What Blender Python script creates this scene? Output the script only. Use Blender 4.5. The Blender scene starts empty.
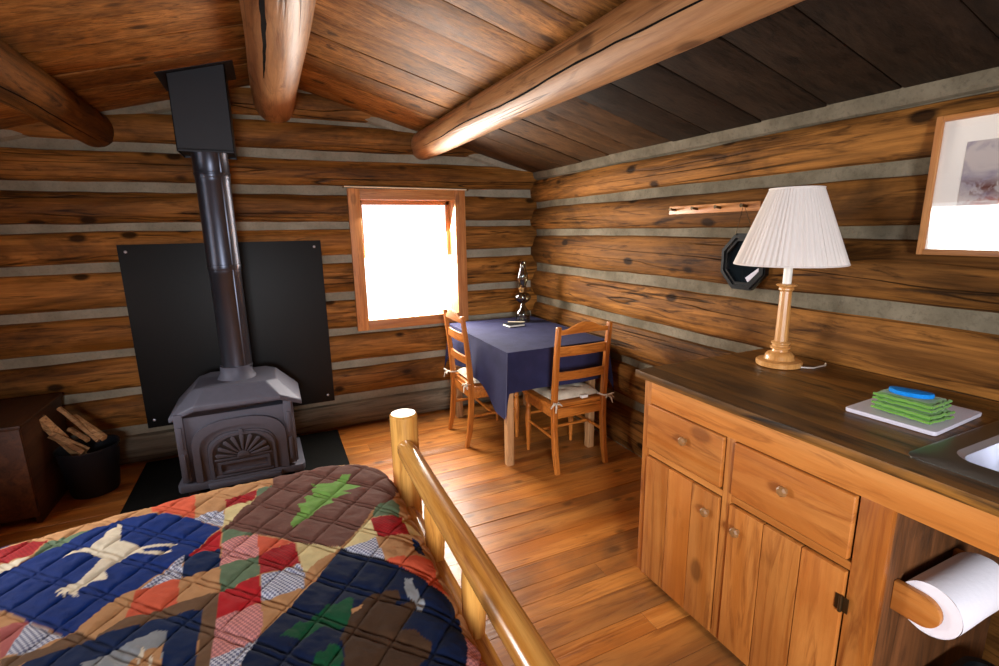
import bpy, bmesh, math, random
import numpy as np
from mathutils import Vector, Matrix, noise
random.seed(7)
PI = math.pi
S = bpy.context.scene
C = S.collection

# ------------------------------------------------------------------ camera
cam_data = bpy.data.cameras.new('camera')
cam = bpy.data.objects.new('camera', cam_data); C.objects.link(cam)
cam_data.sensor_width = 36.0
cam_data.lens = 491.785 / 999 * 36.0
cam_data.clip_start = 0.02
YAW, PITCH, ROLL, CAMH = 0.43, 0.2088, -0.0169, 1.4703
fw = Vector((math.sin(YAW)*math.cos(PITCH), math.cos(YAW)*math.cos(PITCH), -math.sin(PITCH)))
rt = Vector((math.cos(YAW), -math.sin(YAW), 0)); up = rt.cross(fw)
rr = rt*math.cos(ROLL) + up*math.sin(ROLL); uu = -rt*math.sin(ROLL) + up*math.cos(ROLL)
M3 = Matrix((rr, uu, -fw)).transposed()
cam.matrix_world = Matrix.Translation((0, 0, CAMH)) @ M3.to_4x4()
S.camera = cam

# ------------------------------------------------------------------ world, daylight through the windows, exposure
world = bpy.data.worlds.new('overcast_sky'); S.world = world; world.use_nodes = True
bg = world.node_tree.nodes['Background']
bg.inputs['Color'].default_value = (0.93, 0.96, 1.0, 1); bg.inputs['Strength'].default_value = 3.5

def area(name, loc, direction, sx, sy, power, color, spread=180):
    d = bpy.data.lights.new(name, 'AREA'); d.shape = 'RECTANGLE'; d.size = sx; d.size_y = sy
    d.energy = power; d.color = color; d.spread = math.radians(spread)
    o = bpy.data.objects.new(name, d); C.objects.link(o); o.location = loc
    o.rotation_euler = Vector(direction).to_track_quat('-Z', 'Y').to_euler()
    return o
area('daylight_back_window', (0.98, 3.91, 1.27), (0.10, -1, -0.62), 0.72, 0.88, 120, (1.0, 0.93, 0.83))
area('daylight_left_window', (-2.05, 2.35, 1.24), (1, -0.30, -0.62), 0.75, 0.85, 31, (1.0, 0.96, 0.93), 104)
area('daylight_front_window', (-0.35, -2.18, 1.36), (0.62, 1, -0.36), 0.85, 0.85, 88, (0.93, 0.95, 1.0), 108)
S.view_settings.view_transform = 'Standard'
S.view_settings.look = 'None'
S.view_settings.exposure = -0.08
S.view_settings.gamma = 1.0
S.view_settings.use_curve_mapping = False

# ------------------------------------------------------------------ materials
def lin(h):
    h = h.lstrip('#'); o = []
    for i in (0, 2, 4):
        c = int(h[i:i+2], 16)/255
        o.append(c/12.92 if c <= 0.04045 else ((c+0.055)/1.055)**2.4)
    return (*o, 1)

class NT:
    def __init__(s, name):
        s.m = bpy.data.materials.new(name); s.m.use_nodes = True
        s.t = s.m.node_tree; s.t.nodes.clear()
        s.out = s.t.nodes.new('ShaderNodeOutputMaterial'); s.b = s.t.nodes.new('ShaderNodeBsdfPrincipled')
        s.t.links.new(s.b.outputs[0], s.out.inputs[0])
    def n(s, typ, **kw):
        x = s.t.nodes.new(typ)
        for k, v in kw.items():
            if k.startswith('i_'):
                x.inputs[k[2:].replace('_', ' ')].default_value = v
            else: setattr(x, k, v)
        return x
    def l(s, a, b): s.t.links.new(a, b)
    def noise(s, vec, scale, detail=4, rough=.55, dist=0):
        x = s.n('ShaderNodeTexNoise', i_Scale=scale, i_Detail=detail, i_Roughness=rough, i_Distortion=dist)
        if vec is not None: s.l(vec, x.inputs['Vector'])
        return x.outputs['Fac']
    def mp(s, v, a, b, c=0., d=1.):
        x = s.n('ShaderNodeMapRange'); s.l(v, x.inputs[0])
        for i, k in enumerate((a, b, c, d)): x.inputs[i+1].default_value = k
        return x.outputs[0]
    def mix(s, f, a, b, mode='MIX'):
        x = s.n('ShaderNodeMix', data_type='RGBA', blend_type=mode)
        for sock, v in ((x.inputs[0], f), (x.inputs[6], a), (x.inputs[7], b)):
            if isinstance(v, (int, float)): sock.default_value = v
            elif isinstance(v, tuple): sock.default_value = v
            else: s.l(v, sock)
        return x.outputs[2]
    def math(s, op, a, b=None):
        x = s.n('ShaderNodeMath', operation=op)
        for i, v in enumerate((a, b)):
            if v is None: continue
            if isinstance(v, (int, float)): x.inputs[i].default_value = v
            else: s.l(v, x.inputs[i])
        return x.outputs[0]
    def bump(s, h, strength=.3, dist=.01):
        x = s.n('ShaderNodeBump'); x.inputs['Strength'].default_value = strength; x.inputs['Distance'].default_value = dist
        s.l(h, x.inputs['Height']); s.l(x.outputs[0], s.b.inputs['Normal'])
    def set(s, col=None, rough=None, metal=None, spec=None):
        for k, v in (('Base Color', col), ('Roughness', rough), ('Metallic', metal), ('Specular IOR Level', spec)):
            if v is None: continue
            if isinstance(v, (int, float, tuple)): s.b.inputs[k].default_value = v
            else: s.l(v, s.b.inputs[k])

def wood(name, light, mid, dark, axis='x', scale=9., stretch=.1, rough=.5, bump=.25, knots=.5, knot_scale=3.2,
         stain=None, stain_amt=0., stain_scale=1.5, var=.25, crack=0., spec=.4, glaze=0., fib=.6):
    """wood with fibre along `axis` (object space); the face attribute rnd shifts the figure from board to board"""
    t = NT(name)
    tc = t.n('ShaderNodeTexCoord'); at = t.n('ShaderNodeAttribute', attribute_name='rnd')
    off = t.n('ShaderNodeVectorMath', operation='SCALE'); off.inputs[0].default_value = (7.3, 11.7, 5.9)
    t.l(at.outputs['Fac'], off.inputs['Scale'])
    add = t.n('ShaderNodeVectorMath', operation='ADD'); t.l(tc.outputs['Object'], add.inputs[0]); t.l(off.outputs[0], add.inputs[1])
    def mapped(st):
        mpn = t.n('ShaderNodeMapping'); sc = [1, 1, 1]; sc['xyz'.index(axis)] = st
        mpn.inputs['Scale'].default_value = sc; t.l(add.outputs[0], mpn.inputs['Vector']); return mpn.outputs[0]
    v = mapped(stretch)
    a = t.noise(v, scale, 5, .6, 1.2)
    f = t.noise(mapped(stretch*.4), scale*7, 6, .7, .3)
    col = t.mix(t.mp(a, .38, .62), lin(mid), lin(light))
    col = t.mix(t.mp(t.noise(v, scale*2.3, 4, .65, 2.0), .52, .72), col, lin(dark))
    col = t.mix(t.mp(f, .42, .72, 0, fib), col, lin(dark))
    k = t.n('ShaderNodeTexVoronoi', feature='F1'); t.l(mapped(.55), k.inputs['Vector']); k.inputs['Scale'].default_value = knot_scale*1.7
    kd = t.mp(k.outputs['Distance'], .10, .17, 1, 0)
    col = t.mix(t.math('MULTIPLY', kd, knots), col, tuple(c*.35 for c in lin(dark)[:3])+(1,))
    if stain:
        st = t.mp(t.noise(mapped(.45), stain_scale, 5, .65, .8), .46, .66)
        col = t.mix(t.math('MULTIPLY', st, stain_amt), col, lin(stain))
    hgt = t.math('ADD', f, t.math('MULTIPLY', a, .8))
    if crack:
        cr = t.noise(mapped(.035), 10, 2, .5, .4)
        cm = t.math('SUBTRACT', 1.0, t.mp(t.math('ABSOLUTE', t.math('SUBTRACT', cr, .5)), 0, .012))
        cm = t.math('MULTIPLY', cm, t.mp(t.noise(v, 2.0, 2), .5, .56))
        col = t.mix(t.math('MULTIPLY', cm, crack), col, (.008, .005, .003, 1))
        hgt = t.math('SUBTRACT', hgt, t.math('MULTIPLY', cm, 1.5))
    vr = t.mp(at.outputs['Fac'], 0, 1, 1-var, 1+var*.6)
    hs = t.n('ShaderNodeHueSaturation'); t.l(col, hs.inputs['Color']); t.l(vr, hs.inputs['Value'])
    t.set(hs.outputs[0], t.mp(a, 0, 1, rough*.8, min(1, rough*1.2)), 0., spec)
    t.bump(hgt, bump, .006)
    if glaze: t.b.inputs['Coat Weight'].default_value = glaze; t.b.inputs['Coat Roughness'].default_value = .12
    return t.m

def plain(name, col, rough=.6, metal=0., spec=.5, noise_amt=.12, nscale=14, bump=.1):
    t = NT(name); tc = t.n('ShaderNodeTexCoord')
    f = t.noise(tc.outputs['Object'], nscale, 4, .6)
    c = lin(col)
    t.set(t.mix(f, tuple(x*(1-noise_amt) for x in c[:3])+(1,), tuple(min(1, x*(1+noise_amt)) for x in c[:3])+(1,)), rough, metal, spec)
    if bump: t.bump(f, bump, .004)
    return t.m

M = {}
M['log_x'] = wood('back_log_wood', '#bd7e3c', '#85531f', '#3a220e', 'x', 8, .10, .5, .7, .9, 3.4, '#33200f', .7, 2.6, .28, .9, .12)
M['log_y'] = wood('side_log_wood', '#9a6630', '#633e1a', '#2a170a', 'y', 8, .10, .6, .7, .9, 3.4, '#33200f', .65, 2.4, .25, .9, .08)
M['sill_log'] = wood('grey_sill_log_wood', '#938a76', '#746b5a', '#3e382e', 'x', 7, .1, .7, .5, .3, 2.2, None, 0, 1, .1, .5)
M['beam'] = wood('peeled_beam_wood', '#cf9c68', '#b07c4c', '#7d4e2a', 'y', 7, .10, .5, .3, .7, 3.0, '#8a5b38', .35, 2.0, .12, .9, .35)
M['ceil'] = wood('ceiling_board_wood', '#cc8f4c', '#a2692c', '#512f12', 'x', 9, .09, .62, .4, .8, 3.4, '#48301c', .65, 1.8, .3, 0, .15, fib=.8)
M['ceil_mid'] = wood('ceiling_board_wood_shade_mid', '#5c4026', '#432e1b', '#22160c', 'x', 9, .09, .55, .35, .8, 4.0, '#2c1e12', .55, 1.5, .3, 0, .2)  # middle board tone with some of the slope's shade mixed in
M['ceil_dark'] = wood('ceiling_board_wood_shade_dark', '#33251a', '#251a12', '#120c07', 'x', 9, .09, .6, .35, .6, 4.0, '#1a1510', .55, 1.5, .3, 0, .15)  # darkest board tone, carries part of the near right slope's shade
M['floor'] = wood('pine_floor_wood', '#cc853c', '#ac6526', '#783f16', 'x', 8, .09, .34, .2, .7, 3.8, '#5c4028', .65, 1.6, .10, .1, .5, fib=.3)
M['pine_y'] = wood('cabinet_pine_y', '#cb8742', '#b56c2a', '#85471a', 'y', 7, .09, .42, .2, .6, 3.2, '#a4571c', .45, 2.5, .14, fib=.28)
M['pine_z'] = wood('cabinet_pine_z', '#cb8742', '#b56c2a', '#85471a', 'z', 7, .09, .42, .2, .6, 3.2, '#a4571c', .45, 2.5, .16, fib=.28)
M['counter'] = wood('stained_counter_wood', '#a06c2a', '#5c3c14', '#1a1006', 'y', 8, .08, .42, .25, .7, 4.0, '#241a0c', .65, 3.0, .25, 0, .4)
M['frame_x'] = wood('window_pine_x', '#cf8f52', '#b5713a', '#95572a', 'x', 12, .10, .5, .15, .4, 4)
M['frame_z'] = wood('window_pine_z', '#cf8f52', '#b5713a', '#95572a', 'z', 12, .10, .5, .15, .4, 4)
M['chair'] = wood('chair_wood', '#c97c32', '#aa6122', '#7a4012', 'z', 14, .12, .35, .1, .0, 4, None, 0, 1, .08, 0, .5)
M['chair_h'] = wood('chair_rail_wood', '#c97c32', '#aa6122', '#7a4012', 'x', 14, .12, .35, .1, .0, 4, None, 0, 1, .08, 0, .5)
M['rail'] = wood('varnished_rail_wood', '#e6ae5c', '#cd8c3c', '#965a26', 'y', 9, .08, .22, .08, .6, 3.4, None, 0, 1, .08, .3, .5, .6)
M['post'] = wood('varnished_post_wood', '#e6ae5c', '#cd8c3c', '#965a26', 'z', 9, .08, .25, .08, .5, 3.4, None, 0, 1, .08, .3, .5, .5)
M['endgrain'] = plain('pale_end_grain', '#ead9b8', .45, 0, .5, .08, 40)
M['pale_z'] = wood('pale_table_wood', '#d2a878', '#bd8f60', '#a07448', 'z', 12, .1, .5, .1, .2, 4)
M['lampwood'] = wood('lamp_wood', '#dba564', '#c98e4e', '#aa7038', 'z', 14, .1, .35, .05, .0, 4, None, 0, 1, .05, 0, .5, .3)
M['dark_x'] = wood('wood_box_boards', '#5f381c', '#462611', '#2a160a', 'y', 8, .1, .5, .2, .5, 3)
M['dark_z'] = wood('dark_side_boards', '#7a4a26', '#593417', '#33200f', 'z', 8, .1, .6, .2, .5, 3)  # dark brown wood, close in tone to the side logs
M['stick'] = wood('split_firewood', '#caa070', '#9e7245', '#5d3c22', 'x', 16, .1, .7, .3, .2, 4)
M['frame_y'] = wood('picture_frame_wood', '#cf8f52', '#bb783c', '#95572a', 'y', 12, .10, .4, .1, .0, 4)

def chink_mat(name, c1, c2, c3):
    t = NT(name); tc = t.n('ShaderNodeTexCoord')
    a = t.noise(tc.outputs['Object'], 5, 5, .6); b = t.noise(tc.outputs['Object'], 60, 3, .7)
    c = t.mix(t.mp(a, .35, .65), lin(c1), lin(c2))
    c = t.mix(t.mp(b, .5, .8, 0, .5), c, lin(c3))
    t.set(c, .9, 0, .2); t.bump(t.math('ADD', a, t.math('MULTIPLY', b, .4)), .6, .01); return t.m
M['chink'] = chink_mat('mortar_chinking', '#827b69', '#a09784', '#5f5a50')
M['chink_r'] = chink_mat('dark_mortar_chinking', '#5c5444', '#7c7260', '#3c362c')  # right wall mortar, darker than on the other walls
M['iron'] = plain('cast_iron', '#555663', .6, .2, .35, .15, 30, .12)
M['irondark'] = plain('cast_iron_dark', '#232428', .5, .3, .5, .15, 30, .12)
M['pipe'] = plain('steel_stove_pipe', '#4e525e', .34, .85, .5, .15, 6, .03)
M['flash'] = plain('black_painted_metal', '#1f2128', .55, .1, .4, .1, 12, .03)
M['shield'] = plain('black_heat_board', '#0d0e0f', .5, .0, .25, .25, 5, .08)
M['pad'] = plain('hearth_slab', '#0c0d0c', .85, .0, .12, .25, 8, .15)
M['steel'] = plain('stainless_steel', '#c4c6d2', .32, .8, .5, .05, 10, .02)
M['sinkrim'] = plain('brushed_sink_rim', '#6f6f6a', .3, .9, .5, .08, 10, .02)
M['brass'] = plain('aged_brass', '#7a5a34', .35, .8, .5, .15, 30, .05)
M['hinge'] = plain('old_hinge_metal', '#4a3a22', .4, .8, .5, .2, 30, .05)
M['knob'] = plain('carved_wood_knob', '#8a6238', .5, 0, .4, .3, 60, .2)
M['black'] = plain('black_lacquer', '#0c0c0e', .28, 0, .5, .1)
M['coverblack'] = plain('matt_black_cover', '#0b0b0c', .8, 0, .15, .1)
M['mirror'] = plain('dark_mirror_glass', '#10161a', .06, .0, .9, .05, 5, 0)
M['white'] = plain('white_plastic', '#e8e4da', .45, 0, .4, .03)
M['board'] = plain('white_cutting_board', '#c9c4d0', .4, 0, .4, .04)
M['paper'] = plain('paper_towel', '#f2eff6', .9, 0, .2, .03, 60, .25)
M['mat'] = plain('picture_mat', '#fbf3ea', .8, 0, .2, .02, 20, 0)
M['card'] = plain('cardboard_core', '#9a7a52', .8, 0, .2)
M['sponge'] = plain('blue_sponge', '#0f7fd6', .8, 0, .2, .35, 120, .6)
M['cushion'] = None

def fabric(name, c1, c2, weave=260, rough=.9, folds=.0, sheen=.0):
    t = NT(name); tc = t.n('ShaderNodeTexCoord')
    a = t.noise(tc.outputs['Object'], weave, 2, .6); b = t.noise(tc.outputs['Object'], 9, 4, .6)
    t.set(t.mix(t.mp(b, .35, .65), lin(c1), lin(c2)), rough, 0, .2)
    t.b.inputs['Sheen Weight'].default_value = sheen
    t.bump(t.math('ADD', a, t.math('MULTIPLY', b, folds)), .25, .004); return t.m
M['cloth'] = fabric('navy_tablecloth_fabric', '#2a2b4a', '#232440', 300, .95, 2, .0)
M['cushion'] = fabric('cream_cushion_fabric', '#d2c8b4', '#a59b88', 40, .9, 1.5)
M['tie'] = fabric('cushion_tie_fabric', '#d8cfc0', '#b8ac98', 80)
M['towel'] = fabric('green_terry_cloth', '#3f7420', '#558a2c', 160, .95, 1.0, .3)
M['towelhem'] = fabric('green_terry_hem', '#6fa23e', '#588a2e', 160, .95, 1.0, .3)

def shade_mat():
    t = NT('pleated_lamp_shade_fabric')
    t.set(lin('#f7efe9'), .9, 0, .1)
    tr = t.n('ShaderNodeBsdfTranslucent'); tr.inputs[0].default_value = lin('#efe2d8')
    mx = t.n('ShaderNodeMixShader'); mx.inputs[0].default_value = .2
    t.l(t.b.outputs[0], mx.inputs[1]); t.l(tr.outputs[0], mx.inputs[2]); t.l(mx.outputs[0], t.out.inputs[0]); return t.m
M['shade'] = shade_mat()
def glass_mat(name, tint=(1, 1, 1, 1), gloss=.08, rough=.02):
    t = NT(name)
    tr = t.n('ShaderNodeBsdfTransparent'); tr.inputs[0].default_value = tint
    gl = t.n('ShaderNodeBsdfGlossy'); gl.inputs['Roughness'].default_value = rough
    fr = t.n('ShaderNodeLayerWeight'); fr.inputs[0].default_value = .5
    fk = t.math('ADD', .035, t.math('MULTIPLY', .9, t.math('POWER', fr.outputs['Facing'], 5)))
    mx = t.n('ShaderNodeMixShader'); t.l(t.math('ADD', fk, gloss), mx.inputs[0])
    t.l(tr.outputs[0], mx.inputs[1]); t.l(gl.outputs[0], mx.inputs[2]); t.l(mx.outputs[0], t.out.inputs[0]); return t.m
M['glass'] = glass_mat('window_glass', (1, 1, 1, 1), 0)
M['lampglass'] = glass_mat('smoky_lamp_glass', (.45, .44, .36, 1), .10, .12)
M['picglass'] = glass_mat('picture_glass', (1, 1, 1, 1), .0)

# ------------------------------------------------------------------ mesh helpers
class MB:
    """collects shapes; build() links them as ONE mesh object. Vertices are in world metres; `at` is the thing's base."""
    def __init__(s): s.v = []; s.f = []; s.r = []; s.m = []; s.mats = []; s.cm = 0
    def use(s, mat):
        if mat not in s.mats: s.mats.append(mat)
        s.cm = s.mats.index(mat); return s
    def add(s, vs, fs, rnd=None, T=None):
        b = len(s.v); rnd = random.random() if rnd is None else rnd
        s.v += [tuple(T @ Vector(v)) if T else tuple(v) for v in vs]
        for f in fs: s.f.append([i+b for i in f]); s.r.append(rnd); s.m.append(s.cm)
        return s
    def box(s, a, b, bev=0., T=None, rnd=None, seg=2):
        bm = bmesh.new(); bmesh.ops.create_cube(bm, size=1)
        for v in bm.verts:
            v.co = Vector([a[i] if v.co[i] < 0 else b[i] for i in range(3)])
        if bev: bmesh.ops.bevel(bm, geom=list(bm.edges), offset=bev, segments=seg, affect='EDGES', profile=.6)
        bmesh.ops.recalc_face_normals(bm, faces=bm.faces)
        bm.verts.index_update()
        s.add([v.co[:] for v in bm.verts], [[v.index for v in f.verts] for f in bm.faces], rnd, T); bm.free(); return s
    def tube(s, pts, rad, n=14, caps=True, T=None, rnd=None):
        pts = [Vector(p) for p in pts]; rad = rad if hasattr(rad, '__len__') else [rad]*len(pts)
        vs = []; fs = []; prev = None
        for i, p in enumerate(pts):
            d = (pts[min(i+1, len(pts)-1)] - pts[max(i-1, 0)]).normalized()
            if prev is None: a = Vector((0, 0, 1)) if abs(d.z) < .9 else Vector((1, 0, 0)); x = d.cross(a).normalized()
            else: x = (prev - d*prev.dot(d)).normalized()
            y = d.cross(x); prev = x
            for k in range(n):
                t = 2*PI*k/n; vs.append(p + (x*math.cos(t) + y*math.sin(t))*rad[i])
        for i in range(len(pts)-1):
            for k in range(n): a = i*n+k; b = i*n+(k+1) % n; fs.append([a, b, b+n, a+n])
        if caps: fs.append(list(range(n))[::-1]); fs.append([(len(pts)-1)*n+k for k in range(n)])
        return s.add(vs, fs, rnd, T)
    def lathe(s, prof, c=(0, 0, 0), n=28, T=None, rnd=None, cap=True):
        vs = []; fs = []
        for r, z in prof:
            for k in range(n): t = 2*PI*k/n; vs.append((c[0]+r*math.cos(t), c[1]+r*math.sin(t), c[2]+z))
        for i in range(len(prof)-1):
            for k in range(n): a = i*n+k; b = i*n+(k+1) % n; fs.append([a, b, b+n, a+n])
        if cap: fs.append(list(range(n))[::-1]); fs.append([(len(prof)-1)*n+k for k in range(n)])
        return s.add(vs, fs, rnd, T)
    def prism(s, poly, lo, hi, axis='y', bev=0., T=None, rnd=None):
        """poly: 2D outline in the plane of the other two axes (in xyz order), extruded lo..hi along axis"""
        ax = 'xyz'.index(axis); o = [i for i in range(3) if i != ax]
        bm = bmesh.new(); rings = []
        for h in (lo, hi):
            r = []
            for p in poly:
                c = [0, 0, 0]; c[o[0]] = p[0]; c[o[1]] = p[1]; c[ax] = h; r.append(bm.verts.new(c))
            rings.append(r)
        bm.faces.new(rings[0][::-1]); bm.faces.new(rings[1]); n = len(poly)
        for i in range(n): bm.faces.new([rings[0][i], rings[0][(i+1) % n], rings[1][(i+1) % n], rings[1][i]])
        bmesh.ops.recalc_face_normals(bm, faces=bm.faces)
        if bev:
            ed = [e for e in bm.edges if len(e.link_faces) == 2 and e.calc_face_angle(0) > .5]
            bmesh.ops.bevel(bm, geom=ed, offset=bev, segments=2, affect='EDGES', profile=.6)
        bmesh.ops.triangulate(bm, faces=[f for f in bm.faces if len(f.verts) > 6])
        bm.verts.index_update()
        s.add([v.co[:] for v in bm.verts], [[v.index for v in f.verts] for f in bm.faces], rnd, T); bm.free(); return s
    def band(s, outer, inner, lo, hi, axis='y', T=None):
        """ring between two outlines with the same number of points"""
        ax = 'xyz'.index(axis); o = [i for i in range(3) if i != ax]; vs = []; n = len(outer)
        for P, h in ((outer, lo), (inner, lo), (outer, hi), (inner, hi)):
            for p in P: c = [0, 0, 0]; c[o[0]] = p[0]; c[o[1]] = p[1]; c[ax] = h; vs.append(c)
        fs = []
        for i in range(n-1):
            j = i+1
            fs += [[i, j, n+j, n+i], [2*n+i, 3*n+i, 3*n+j, 2*n+j], [i, 2*n+i, 2*n+j, j], [n+i, n+j, 3*n+j, 3*n+i]]
        fs += [[0, n, 3*n, 2*n], [n-1, 3*n-1, 4*n-1, 2*n-1]]
        return s.add(vs, fs, None, T)
    def grid(s, P, rnd=None, flip=False):
        """P[i][j] -> points"""
        n = len(P); m = len(P[0]); vs = [p for row in P for p in row]; fs = []
        for i in range(n-1):
            for j in range(m-1):
                q = [i*m+j, (i+1)*m+j, (i+1)*m+j+1, i*m+j+1]; fs.append(q[::-1] if flip else q)
        return s.add(vs, fs, rnd)
    def build(s, name, mat=None, parent=None, smooth=30, at=None):
        if at is None: at = Vector(parent['_base']) if parent and '_base' in parent else Vector((0, 0, 0))
        at = Vector(at)
        me = bpy.data.meshes.new(name); me.from_pydata([tuple(Vector(v)-at) for v in s.v], [], s.f)
        for m_ in (s.mats or [mat]): me.materials.append(M[m_] if isinstance(m_, str) else m_)
        a = me.attributes.new('rnd', 'FLOAT', 'FACE'); a.data.foreach_set('value', s.r)
        me.polygons.foreach_set('material_index', s.m)
        bm = bmesh.new(); bm.from_mesh(me); bmesh.ops.recalc_face_normals(bm, faces=bm.faces); bm.to_mesh(me); bm.free()
        if smooth:
            me.polygons.foreach_set('use_smooth', [True]*len(me.polygons))
            me.set_sharp_from_angle(angle=math.radians(smooth))
        o = bpy.data.objects.new(name, me); C.objects.link(o)
        if parent:
            o.parent = parent; o['_base'] = tuple(at)
            if parent.type == 'MESH' and parent.get('_top'): pass
        else: o.location = at; o['_base'] = tuple(at)
        return o

def tag(o, label, cat, group=None):
    o['label'] = label; o['category'] = cat
    if group: o['group'] = group
    return o
def thing(name, label, cat, loc, group=None):
    o = bpy.data.objects.new(name, None); C.objects.link(o); o.location = loc; o['_base'] = tuple(loc)
    o.empty_display_size = .1
    return tag(o, label, cat, group)
def struct(o): o['kind'] = 'structure'; return o
def nz(*p): return noise.noise(Vector(p))

# ================================================================== THE ROOM
XL, XR, YB, YF = -1.76, 2.06, 3.75, -1.9           # chinking planes of the four walls
RX, RZ, SL = 0.15, 2.425, 0.272                     # ridge line and roof slope
def roofz(x): return RZ - SL*abs(x-RX)

b = MB()
y = YF-.12; k = 0
while y < YB+.1:
    w = .27 + .02*math.sin(k*2.1)
    b.box((XL-.15, y+.003, -.03), (XR+.1, y+w/2-.001, 0), .002) if False else None
    y += w; k += 1
b = MB(); y = YB+.05
while y > YF-.1:
    w = random.choice((.092, .115, .125, .135, .14)); x = XL-.12
    cuts = [XL-.12, random.uniform(-.9, 1.3), XR+.1]; g_ = .005 if abs(y-w-2.10) < .06 else .0006
    for x0, x1 in zip(cuts, cuts[1:]): b.box((x0+.0006, y-w+g_, -.03), (x1-.0006, y-.0006, 0), .001, seg=1)
    y -= w
b.box((XL-.12, YF-.1, -.06), (XR+.1, YB+.1, -.028), rnd=.5)
struct(b.build('floor', 'floor'))

for side in (-1, 1):
    pass
b = MB(); y = YB+.06; k = 0
while y > YF-.1:
    w = .275 + .025*math.sin(k*2.7); dz = .004*math.sin(k*5.1)
    g = .0022 if k % 3 else .005
    for s_ in (-1, 1):
        xe = XR+.12 if s_ > 0 else XL-.12
        ze = roofz(xe)
        poly = [(RX+.002*s_, RZ+dz), (xe, ze+dz), (xe, ze+.03+dz), (RX+.002*s_, RZ+.03+dz)]
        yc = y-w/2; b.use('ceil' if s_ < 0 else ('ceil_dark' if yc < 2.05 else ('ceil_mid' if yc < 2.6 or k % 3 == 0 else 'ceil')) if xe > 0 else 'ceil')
        if s_ > 0:   # boards right of the log beam are coloured darker, partly standing in for shade
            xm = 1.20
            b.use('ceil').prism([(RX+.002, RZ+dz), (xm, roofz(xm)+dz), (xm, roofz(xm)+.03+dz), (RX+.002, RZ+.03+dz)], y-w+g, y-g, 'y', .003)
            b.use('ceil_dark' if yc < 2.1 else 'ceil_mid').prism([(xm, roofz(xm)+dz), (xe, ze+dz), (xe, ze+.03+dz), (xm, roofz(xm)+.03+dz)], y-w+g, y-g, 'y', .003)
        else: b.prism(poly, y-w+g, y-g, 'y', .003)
    y -= w; k += 1
for s_ in (-1, 1):
    xe = XR+.12 if s_ > 0 else XL-.12
    b.prism([(RX, RZ+.03), (xe, roofz(xe)+.03), (xe, roofz(xe)+.07), (RX, RZ+.07)], YF-.1, YB+.1, 'y', 0, rnd=.5)
struct(b.build('ceiling', 'ceil'))

def log(mb, axis, s0, s1, z0, z1, face, sgn, bulge=.045, seed=0., tilt=0.):
    """one wall log; its face bulges from the chinking plane `face` towards the room (direction sgn)"""
    n = max(2, int(abs(s1-s0)/.05)); P = []; z0 -= .004 if z0 > 0 else 0; z1 += .004; bulge *= 1.35; face -= sgn*.008
    K = [-.06, 0, .06, .16, .3, .45, .6, .75, .87, .95, 1.0, 1.06]
    rnd = random.random()
    for i in range(n+1):
        sv = s0+(s1-s0)*i/n; row = []
        wob = .009*nz(sv*1.1, seed, 1)+.004*nz(sv*4.5, seed, 7); wob2 = .009*nz(sv*1.2, seed+50, 3)+.004*nz(sv*5, seed+9, 5)
        sw = .010*nz(sv*.9, seed+20, 2)
        for t in K:
            tt = min(1, max(0, t)); h = math.sqrt(max(0, 1-(2*tt-1)**2))**.8*(bulge+sw)
            z = z0+wob*(1-tt)+wob2*tt+(z1-z0)*t
            h += .004*nz(sv*3, z*14, seed)+.002*nz(sv*9, z*40, seed+3)
            if t < 0 or t > 1: h = -.05
            elif t in (0, 1.0): h = -.004
            c = face+sgn*h
            row.append((sv, c, z) if axis == 'x' else (c, sv, z))
        P.append(row)
    mb.grid(P, rnd)

ZB = [(0, .19), (.25, .455), (.512, .712), (.766, .975), (1.03, 1.25), (1.306, 1.49), (1.54, 1.725), (1.782, 1.955), (2.018, 2.185), (2.215, 2.40)]
WX0, WX1, WZ0, WZ1 = .60, 1.36, .79, 1.72          # opening of the back window
b = MB().use('log_x')
for i, (z0, z1) in enumerate(ZB):
    b.use('sill_log' if i == 0 else 'log_x')
    x0, x1 = XL-.02, XR+.02
    if z0 >= 1.95: pass
    if z1 > WZ0+.01 and z0 < WZ1-.01:
        log(b, 'x', x0, WX0-.01, z0, z1, YB, -1, .04, i*7.3); log(b, 'x', WX1+.01, x1, z0, z1, YB, -1, .04, i*7.3)
    else:
        log(b, 'x', x0, x1, z0, z1, YB, -1, .055 if i == 0 else .04, i*7.3)
wb = struct(b.build('wall_back'))
c = MB()
def wall_fill(mb, axis, a0, a1, f0, f1, hole, top):
    """mortar slab around an optional opening (h0,h1,z0,z1)"""
    def bx(p, q, r, s):
        if axis == 'x': mb.box((p, f0, r), (q, f1, s))
        else: mb.box((f0, p, r), (f1, q, s))
    if hole:
        h0, h1, z0, z1 = hole
        bx(a0, h0, -.03, top); bx(h1, a1, -.03, top); bx(h0, h1, -.03, z0); bx(h0, h1, z1, top)
    else: bx(a0, a1, -.03, top)
wall_fill(c, 'x', XL-.1, XR+.1, YB, YB+.14, (WX0, WX1, WZ0, WZ1), 1.92)
c.prism([(XL-.1, 1.90), (XR+.1, 1.90), (XR+.1, roofz(XR+.1)+.02), (RX, RZ+.02), (XL-.1, roofz(XL-.1)+.02)], YB, YB+.14, 'y')
# mortar rolled along the joint between the gable and the roof boards
for s_ in (-1, 1):
    xe = XR if s_ > 0 else XL; P = []
    for i in range(41):
        x = RX+(xe-RX)*i/40; z = roofz(x)
        P.append([(x, YB-.002, z-.055-.01*nz(x*3, s_, 0)), (x, YB-.028, z-.04-.01*nz(x*3, s_, 0)), (x, YB-.036, z-.012), (x, YB-.036, z+.01)])
    c.grid(P)
struct(c.build('chinking', 'chink', wb))

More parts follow.
